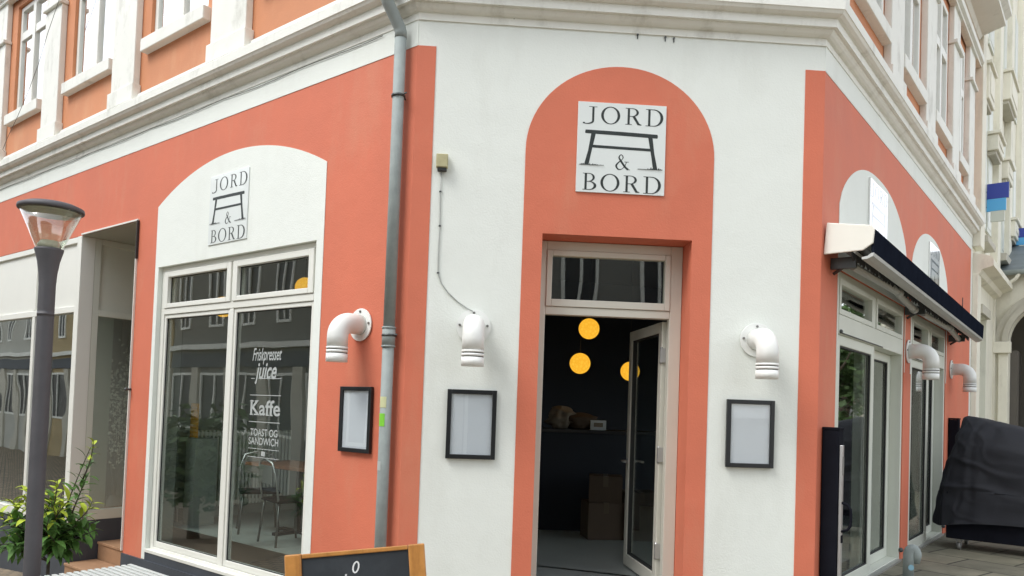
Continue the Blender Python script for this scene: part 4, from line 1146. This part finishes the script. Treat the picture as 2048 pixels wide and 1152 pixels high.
# ------------------------------------------------------------------ street lamp
LX, LY = -3.50, 5.70
lz = gz(LX)
t = thing('street_lamp', FW, LX, LY, lz, 'dark grey street lamp post with clear conical head at the left', 'street lamp')
s = MB(); s.lathe([(.075, lz), (.075, lz + .02), (.0565, lz + .03), (.0565, lz + .06), (.0565, 1.0), (.0565, 2.0), (.0565, 2.02), (.0575, 2.02), (.0575, 2.03), (.0565, 2.03), (.0565, 2.05), (.0565, 2.20), (.0565, 2.24), (.062, 2.33), (.075, 2.42), (.096, 2.50), (.098, 2.515), (.0, 2.515)], (LX, LY, 0), 36); s.build('post', m_lamp, t)
s = MB(); s.lathe([(.088, 2.516), (.207, 2.80), (.203, 2.80), (.084, 2.516)], (LX, LY, 0), 48); s.build('glass_cone', m_lampcone, t)
s = MB(); s.lathe([(.0, 2.516), (.075, 2.516), (.08, 2.545), (.06, 2.575), (.0, 2.58)], (LX, LY, 0), 32); s.build('light_unit', m_lampin, t)
s = MB(); s.lathe([(.0, 2.795), (.19, 2.797), (.205, 2.80), (.219, 2.797), (.223, 2.81), (.219, 2.828), (.17, 2.850), (.10, 2.862), (.0, 2.866)], (LX, LY, 0), 48); s.build('cap', m_lamp, t)
s = MB(); s.lathe([(.0, 2.792), (.16, 2.788), (.185, 2.775), (.195, 2.792)], (LX, LY, 0), 48); s.build('reflector', m_lampin, t)

# ------------------------------------------------------------------ potted laurel behind the lamp
PX, PY = -3.97, 6.66
pz = gz(PX)
t = thing('potted_laurel', FW, PX, PY, pz, 'bushy green laurel plant with yellow young leaves behind the lamp post', 'potted plant')
s = MB(); s.lathe([(.0, pz), (.15, pz), (.20, pz + .38), (.215, pz + .38), (.215, pz + .42), (.19, pz + .42), (.185, pz + .37), (.0, pz + .37)], (PX, PY, 0), 32); s.build('pot', m_pot, t)
s = MB(); s.lathe([(.0, pz + .385), (.186, pz + .38)], (PX, PY, 0), 24); s.build('soil', m_soil, t)
leafs, leafy, stems = MB(), MB(), MB()
def leaf(mb, base, d, up, L_, W_):
    d = d.normalized(); side = d.cross(up).normalized(); nrm = side.cross(d).normalized()
    fr_ = [(0, .06, 0), (.18, .62, .02), (.42, 1.0, .03), (.68, .78, 0.0), (.88, .36, -.05), (1.0, .02, -.10)]
    rows = []
    for (tt, ww, dz) in fr_:
        c = base + d * (L_ * tt) + nrm * (dz * L_ * 1.4)
        h = side * (W_ * ww / 2); lift = nrm * (W_ * ww * .14)
        rows.append((mb.vert(c - h + lift), mb.vert(c), mb.vert(c + h + lift)))
    for a_, b_ in zip(rows, rows[1:]):
        mb.f.append([a_[0], a_[1], b_[1], b_[0]]); mb.f.append([a_[1], a_[2], b_[2], b_[1]])
        mb.sm.add(len(mb.f) - 1); mb.sm.add(len(mb.f) - 2)
def branch(p0, p1, nleaf, L0, yellow=False, bend=.06):
    pts = []
    off = Vector((rnd.uniform(-bend, bend), rnd.uniform(-bend, bend), 0))
    for k in range(6):
        tt = k / 5; pts.append(p0.lerp(p1, tt) + off * math.sin(math.pi * tt))
    stems.tube(pts, [.008 - .001 * k for k in range(6)], 6)
    for i in range(nleaf):
        tt = .18 + .82 * (i + .5) / nleaf
        q = tt * 5; k = min(int(q), 4); base = pts[k].lerp(pts[k + 1], q - k)
        a = i * 2.4 + rnd.uniform(-.4, .4)
        ax = (pts[k + 1] - pts[k]).normalized()
        ref = Vector((1, 0, 0)) if abs(ax.x) < .8 else Vector((0, 1, 0))
        s1 = ax.cross(ref).normalized(); s2 = ax.cross(s1)
        dirv = (s1 * math.cos(a) + s2 * math.sin(a)) + ax * rnd.uniform(.25, .9) + Vector((0, 0, rnd.uniform(-.35, .25)))
        L_ = L0 * rnd.uniform(.7, 1.15) * (1 - .25 * tt)
        leaf(leafy if (yellow and tt > .45) else leafs, base, dirv, Vector((0, 0, 1)), L_, L_ * rnd.uniform(.30, .40))
base = Vector((PX, PY, pz + .38)); fork = Vector((PX + .02, PY, -.02))
stems.tube([base, base.lerp(fork, .5) + Vector((.01, 0, 0)), fork], [.016, .014, .013], 8)
for i in range(46):
    a = rnd.uniform(0, 2 * math.pi); rr = rnd.uniform(.08, .47); hz = rnd.uniform(.08, .60)
    rr *= 1 - .45 * max(0, (hz - .38) / .3)
    e = Vector((PX + rr * math.cos(a) - .0, PY + rr * math.sin(a) * .8, .0 + hz))
    s0 = fork.lerp(Vector((PX + .3 * rr * math.cos(a), PY, .22)), rnd.random())
    branch(s0, e, 12, .185, yellow=(hz > .48 and rnd.random() < .8))
branch(fork, Vector((PX + .36, PY - .05, .98)), 22, .15, False, .08)
branch(Vector((PX + .2, PY, .4)), Vector((PX + .34, PY - .04, .74)), 16, .14)
branch(Vector((PX + .28, PY, .7)), Vector((PX + .385, PY - .05, 1.04)), 10, .12, True)
branch(fork, Vector((PX - .48, PY, .42)), 16, .15, True)
branch(fork, Vector((PX - .40, PY - .1, .12)), 16, .14, False)
branch(Vector((PX, PY, .3)), Vector((PX + .12, PY - .1, .70)), 16, .13, True)
branch(Vector((PX, PY, .3)), Vector((PX - .12, PY - .12, .66)), 16, .13, True)
stems.build('stem', m_stem, t); leafs.build('leaves', m_leaf, t); leafy.build('young_leaves', m_leafy, t)

# ------------------------------------------------------------------ chalkboard sign
AF = FW @ Matrix.Translation((-0.55, 3.35, gz(-.55))) @ Matrix.Rotation(R_(5), 4, 'Z')
AF = AF @ Matrix.Rotation(R_(-9), 4, 'X')
# local: x right, z up, front faces -y ; small roll because the ground slopes
AF = AF @ Matrix.Rotation(R_(-6.0), 4, 'Y')
t = thing('chalkboard_sign', AF, 0, 0, 0, 'pine framed chalkboard pavement sign with chalk writing in the foreground', 'chalkboard')
H_ = 1.195; W_ = .315
s = MB(AF); s.box(-W_, -W_ + .075, -.018, .018, 0, H_); s.build('frame_post', m_oak, t, bev=.006)
s = MB(AF); s.box(W_ - .075, W_, -.018, .018, 0, H_); s.build('frame_post', m_oak, t, bev=.006)
s = MB(AF); s.box(-W_ + .076, W_ - .076, -.016, .018, H_ - .022, H_ - .002); s.box(-W_ + .076, W_ - .076, -.016, .018, .12, .2); s.build('frame_rail', m_oak, t, bev=.004)
s = MB(AF); s.box(-W_ + .074, W_ - .074, -.008, .010, .19, H_ - .021); s.build('board', m_chalk, t)
I = Ink(AF, -W_ + .074, 0, 2 * (W_ - .074), 1.0, -.0085)
def chalk(pts, w__=.007): I.strip(pts, w__)
chalk([(.50 + .026 * math.cos(a / 12 * 2 * math.pi + 2) + .010 * math.sin(a / 12 * 2 * math.pi + 2), H_ - .080 + .024 * math.sin(a / 12 * 2 * math.pi + 2)) for a in range(13)])
chalk([(.40, H_ - .108), (.41, H_ - .114)], .008)
chalk([(.34, H_ - .150), (.36, H_ - .21), (.42, H_ - .22), (.46, H_ - .15)])
chalk([(.56, H_ - .16), (.58, H_ - .21), (.64, H_ - .21), (.66, H_ - .15)])
I.mb.build('chalk_writing', m_chalkw, t)
BF = AF @ Matrix.Translation((0, .02, H_ - .03)) @ Matrix.Rotation(R_(24), 4, 'X') @ Matrix.Translation((0, 0, -(H_ - .03)))
s = MB(BF); s.box(-W_ + .02, -W_ + .08, .0, .03, 0.05, H_ - .04); s.box(W_ - .08, W_ - .02, .0, .03, 0.05, H_ - .04); s.box(-W_ + .081, W_ - .081, .005, .02, .15, H_ - .04); s.build('rear_panel', m_chalk, t)

# ------------------------------------------------------------------ slatted bench / table in front of the left window
corner_far = Vector((-2.837, 5.862, .16)); 
SF = FL @ Matrix.Translation((0, 0, 0))
inv = FL.inverted()
cL = inv @ Vector((-2.837, 5.862, .16))
t = thing('slatted_table', FL, cL.x, cL.y - .3, gz(-2.6), 'white slatted outdoor table top below the left shop window', 'table')
x0_, x1_ = cL.x - .02, cL.x + .98
yb_ = cL.y
s = MB(FL)
k = 0
yy = yb_ - .75
while yy < yb_:
    s.box(x0_, x1_, yy, yy + .030, .145, .16); yy += .048
s.build('slats', m_bench, t, bev=.003)
s = MB(FL)
for xx in (x0_ + .08, (x0_ + x1_) / 2, x1_ - .10): s.box(xx, xx + .03, yb_ - .74, yb_ - .02, .12, .1445)
s.build('crossbar', m_benchm, t)
for xx in (x0_ + .06, x1_ - .06):
    for yy in (yb_ - .70, yb_ - .05):
        s = MB(FL); s.tube([(xx, yy, .12), (xx, yy, gz(-2.4) - .02)], .016, 10); s.build('leg', m_benchm, t)

# ------------------------------------------------------------------ neighbour building to the right
nb = thing('cream_building', FR, 11, 0, -0.1, 'tall cream neighbouring building with stone bays and arched porch', 'building')
mb = MB(FR); wall_holes(mb, 8.06, 30, -.6, 14, [(9.0, 9.9, 0.0, 3.35)], 0.0, 0.4); mb.build('wall', m_cream, nb)
mb = MB(FR); mb.box(8.05, 8.42, -.09, 0.0, -.1, 3.9); mb.box(8.05, 8.5, -.12, 0, 4.35, 14); mb.box(10.3, 10.7, -.12, 0, 4.35, 14); mb.box(12.2, 12.6, -.12, 0, 4.35, 14); mb.box(14.4, 14.8, -.12, 0, 4.35, 14); mb.build('pilaster', m_cream, nb, bev=.01)
mb = MB(FR); yz_prism(mb, [(0, 3.86), (-.10, 3.90), (-.14, 3.97), (-.30, 4.02), (-.30, 4.12), (-.26, 4.18), (0, 4.26)], 8.08, 10.95); mb.build('cornice', m_cream, nb)
mb = MB(FR); mb.box(9.0, 9.9, .20, .25, 0, 3.35); f = mb.build('doorway', m_frame2, nb)
mb = MB(FR); mb.box(9.08, 9.82, .17, .199, 0.3, 3.2); mb.build('pane', m_glass_dark, f)
mb = MB(FR); mb.box(8.92, 9.98, -.06, 0.0, 3.36, 3.52); mb.build('door_hood', m_creamd, nb, bev=.008)
# tall upper windows
for a, b in ((8.72, 9.35), (9.5, 10.1), (10.9, 11.5), (11.65, 12.1), (12.8, 13.5), (13.6, 14.2)):
    for (za, zb_) in ((4.9, 7.3), (8.3, 10.6)):
        mb = MB(FR); mb.box(a, b, -.035, -.001, za, zb_); f = mb.build('window', m_frame2, nb, bev=.005)
        mb = MB(FR); mb.box(a + .07, b - .07, -.041, -.036, za + .08, zb_ - .08); mb.build('pane', m_signgr, f)
# bays / balconies
for (a, b, za, zb_, d_) in ((8.45, 9.15, 6.85, 7.5, .16), (9.4, 10.2, 6.25, 6.60, .20), (10.8, 11.6, 6.1, 6.5, .22), (11.0, 12.2, 7.7, 8.3, .22), (12.4, 13.4, 5.3, 5.7, .2)):
    mb = MB(FR); mb.box(a, b, -d_, -.0, za + .07, zb_); f = mb.build('bay', m_cream, nb, bev=.015)
    mb = MB(FR); mb.box(a - .04, b + .04, -d_ - .04, -.0005, zb_ + .001, zb_ + .06); mb.build('ledge', m_cream, f, bev=.01)
    mb = MB(FR); mb.box(a + .10, b - .10, -d_ - .012, -d_ - .001, za + .18, zb_ - .10); mb.build('relief_panel', m_cream, f, bev=.006)
    mb = MB(FR); mb.box(a + .05, b - .05, -d_ + .04, -.001, za, za + .069); mb.build('corbel', m_creamd, f, bev=.01)
mb = MB(FR); mb.box(8.6, 9.6, -.16, 0, 4.52, 4.64); mb.box(10.9, 12.4, -.2, 0, 4.6, 4.75); mb.build('window_hood', m_creamd, nb, bev=.01)
# porch wing with arch, perpendicular to the facade
def wing():
    WFm = FR @ Matrix.Translation((11.0, 0, 0)) @ Matrix.Rotation(R_(-90), 4, 'Z')   # local x = outwards from the facade
    s = MB(WFm)
    cx_, r_ = 0.98, 0.74
    pts = [(0, -.6), (0, 4.35), (1.95, 4.35), (1.95, -.6), (cx_ + r_, -.6)]
    for k in range(25):
        a = R_(180 * k / 24); pts.append((cx_ + r_ * math.cos(a), 3.05 + r_ * math.sin(a)))
    pts.append((cx_ - r_, -.6))
    s.prism(pts, 0, .35); s.build('porch_wall', m_cream, nb)
    s = MB(WFm)
    n = 24
    for (ro, ri, ya) in ((r_ + .22, r_ + .02, -.07), (r_ + .10, r_ + .0, -.12)):
        for k in range(n):
            a0, a1 = R_(180 * k / n), R_(180 * (k + 1) / n)
            s.prism([(cx_ + ri * math.cos(a0), 3.05 + ri * math.sin(a0)), (cx_ + ro * math.cos(a0), 3.05 + ro * math.sin(a0)), (cx_ + ro * math.cos(a1), 3.05 + ro * math.sin(a1)), (cx_ + ri * math.cos(a1), 3.05 + ri * math.sin(a1))], ya, -.001)
    s.build('arch_moulding', m_creamd, nb)
    s = MB(WFm); s.box(cx_ - r_ - .24, cx_ - r_ + .05, -.14, -.001, 2.82, 3.04); s.box(cx_ - r_ - .16, cx_ - r_ - .0, -.05, -.001, -.1, 2.82); s.build('impost', m_cream, nb, bev=.01)
    # inner jambs and dark entrance behind
    s = MB(WFm); s.box(cx_ - r_ + .0, cx_ - r_ + .12, .36, 1.1, -.1, 2.9); s.box(-.02, 1.95, 1.5, 1.6, -.1, 4.3); s.build('porch_interior', m_oppb, nb)
    s = MB(WFm); s.box(cx_ - r_ + .22, cx_ - r_ + .36, .7, .9, -.1, 3.3); s.build('porch_column', m_cream, nb, bev=.02)
    # lean-to metal roof
    s = MB(WFm)
    s.poly([(-.05, -.18, 4.36), (2.1, -.18, 4.36), (2.1, 2.2, 5.35), (-.05, 2.2, 5.35)])
    s.poly([(-.05, -.18, 4.36), (-.05, 2.2, 5.35), (-.05, 2.2, 4.36)])
    s.poly([(-.05, -.18, 4.352), (-.05, 2.2, 4.352), (2.1, 2.2, 4.352), (2.1, -.18, 4.352)])
    s.build('porch_roof', m_slate, nb)
    s = MB(WFm)
    for k in range(5):
        xx = .05 + .5 * k; s.tube([(xx, -.18, 4.375), (xx, 2.2, 5.365)], .018, 6)
    s.build('roof_seam', m_zinc, nb)
    s = MB(WFm); s.tube([(-.05, -.22, 4.34), (2.1, -.22, 4.34)], .05, 10); s.build('gutter', m_zinc, nb)
    s = MB(WFm); s.tube([(.42, -.22, 4.33), (.36, -.20, 4.22), (.02, -.10, 4.0), (.0, -.08, 3.9), (.0, -.08, -.1)], .035, 10); s.build('downpipe', m_cream, nb)
wing()
# projecting blue signs
def blue_sign(x, z, w_, h_, y, label):
    t = thing('projecting_sign', FR, x, y, z, label, 'sign', 'blue projecting signs down the street')
    s = MB(FR); s.box(x, x + .05, y - w_, y, z + h_ * .60, z + h_); s.build('dark_panel', m_blue, t, bev=.003)
    s = MB(FR); s.box(x, x + .05, y - w_ + .04, y, z + h_ * .28, z + h_ * .60 - .002); s.build('light_panel', m_lblue, t, bev=.003)
    s = MB(FR); s.box(x, x + .05, y - w_ + .06, y - .06, z, z + h_ * .28 - .002); s.build('pale_panel', m_signgr, t, bev=.003)
    s = MB(FR); s.tube([(x + .025, y, z + h_ * .8), (x + .025, 0, z + h_ * .8)], .012, 8); s.tube([(x + .025, y, z + h_ * .4), (x + .025, 0, z + h_ * .4)], .012, 8); s.build('bracket', m_steel, t)
blue_sign(9.35, 5.02, .33, .68, -.04, 'blue projecting sign on the cream building, the nearer and higher one')
blue_sign(13.0, 5.15, .5, .5, -.15, 'blue projecting sign at the right edge above the porch roof')
# a farther facade closing the street
mb = MB(FR)
fb = thing('far_building', FR, 34, -1, -0.1, 'pale grey building farther down the street at the right edge', 'building')
mb.box(30.2, 44, -0.9, 4, -.6, 19); mb.build('wall', m_creamd, fb)
for k in range(4):
    for j in range(4):
        mb = MB(FR); mb.box(31 + k * 3, 32.2 + k * 3, -.96, -.901, 2 + j * 4, 4.4 + j * 4); mb.build('window', m_oppb, fb)

# ------------------------------------------------------------------ opposite side of the streets (seen in the panes)
def opposite(F, x0, x1, y, h, wall, label, n, floors, name='town_house'):
    t = thing(name, F, (x0 + x1) / 2, y, gz((F @ Vector(((x0 + x1) / 2, y, 0))).x), label, 'building')
    s = MB(F); s.box(x0, x1, y - 6, y, -2.2, h); s.build('wall', wall, t)
    s = MB(F); s.box(x0, x1, y + .001, y + .25, 3.3, 3.5); s.build('cornice', m_trim, t)
    s = MB(F); s.box(x0, x1, y + .001, y + .4, h - .4, h); s.build('cornice', m_trim, t)
    s = MB(F); s.box(x0 + .3, x1 - .3, y + .001, y + .12, 2.62, 3.15); s.build('fascia', m_plinth, t)
    for k in range(n + 1):
        xx = x0 + (x1 - x0) * k / n
        s = MB(F); s.box(max(x0, xx - .28), min(x1, xx + .28), y + .001, y + .15, -1.8, 2.6); s.build('pier', m_creamd, t)
    sp = (x1 - x0) / n
    for i in range(n):
        for j in range(floors):
            cx_ = x0 + sp * (i + .5); zz = (0.1 if j == 0 else 1.0) + j * 3.2
            ww = sp * (.36 if j == 0 else .22)
            s = MB(F); box_frame(s, cx_ - ww, cx_ + ww, zz, zz + 2.3, .10, y + .001, y + .06); s.box(cx_ - .04, cx_ + .04, y + .001, y + .06, zz + .1, zz + 2.2); f = s.build('window', m_frame, t)
            s = MB(F); s.box(cx_ - ww + .1, cx_ + ww - .1, y + .002, y + .01, zz + .1, zz + 2.2); s.build('pane', m_black, f)
m_oy = mat('ochre_stucco', (0.42, 0.33, 0.18), .8, var=.12, scale=1)
m_ow = mat('pale_stucco', (0.46, 0.46, 0.41), .8, var=.12, scale=1)
opposite(FL, -15.5, -2, -12.0, 10.5, m_oppb, 'brown stucco house across the left street, nearest the corner', 5, 3)
opposite(FL, -27, -15.6, -12.0, 9.0, m_oppg, 'grey stucco house across the left street, mirrored in the big window', 5, 3)
opposite(FL, -39, -27.1, -12.0, 11.0, m_oy, 'ochre stucco house across the left street, between the grey and pale houses', 5, 3)
opposite(FL, -52, -39.1, -12.0, 9.6, m_ow, 'pale stucco house across the left street, mirrored in the shop front', 6, 3)
opposite(FL, -70, -52.1, -12.0, 10.6, m_oppb, 'brown stucco house far along the left street', 7, 3)
opposite(FC, -9, 7, -15.0, 12.5, m_oppg, 'grey stucco house facing the corner door, mirrored in its transom', 7, 3)
opposite(FR, 24, 90, -10.5, 7.0, m_oppr, 'low red brick house across the right street, mirrored in the sliding doors', 16, 2)
def tree(F, x, y, h, r_, label, seed):
    q = random.Random(seed)
    p0 = F @ Vector((x, y, 0)); z0 = gz(p0.x)
    t = thing('street_tree', FW, p0.x, p0.y, z0, label, 'tree')
    s = MB(); s.tube([(p0.x, p0.y, z0), (p0.x + .1, p0.y, z0 + h * .3), (p0.x, p0.y + .1, z0 + h * .6)], [.16, .12, .07], 10)
    for k in range(7):
        a = k * .9; s.tube([(p0.x, p0.y, z0 + h * (.3 + .04 * k)), (p0.x + r_ * .6 * math.cos(a), p0.y + r_ * .6 * math.sin(a), z0 + h * (.55 + .05 * k))], [.06, .02], 6)
    s.build('trunk', m_bark, t)
    s = MB()
    cl = [(Vector((q.gauss(0, r_ * .45), q.gauss(0, r_ * .45), z0 + h * .65 + q.gauss(0, h * .13) - z0)), q.uniform(.35, .8)) for _ in range(26)]
    for c, rr in cl:
        for _ in range(110):
            d = Vector((q.gauss(0, 1), q.gauss(0, 1), q.gauss(0, 1))).normalized() * rr * q.uniform(.5, 1.1)
            b = Vector((p0.x, p0.y, z0)) + c + d
            u = Vector((q.gauss(0, 1), q.gauss(0, 1), q.gauss(0, .5))).normalized() * q.uniform(.07, .13); v = u.cross(Vector((q.gauss(0, 1), q.gauss(0, 1), q.gauss(0, 1)))).normalized() * u.length * .6
            s.poly([b - u, b + v, b + u, b - v])
    s.build('crown', m_crown, t)
tree(FR, 13.5, -3.9, 4.6, 1.5, 'leafy tree across the right street, nearest the corner', 1)
tree(FR, 17.5, -4.3, 5.0, 1.9, 'leafy tree across the right street, second from the corner', 5)
tree(FR, 21.5, -6.0, 6.0, 2.6, 'leafy tree across the right street, third from the corner', 2)
tree(FR, 28.0, -8.0, 8.0, 3.0, 'leafy tree across the right street, farthest from the corner', 3)
tree(FL, -11.5, -4.6, 2.6, .8, 'low bushy tree across the left street, mirrored low in the big window', 4)
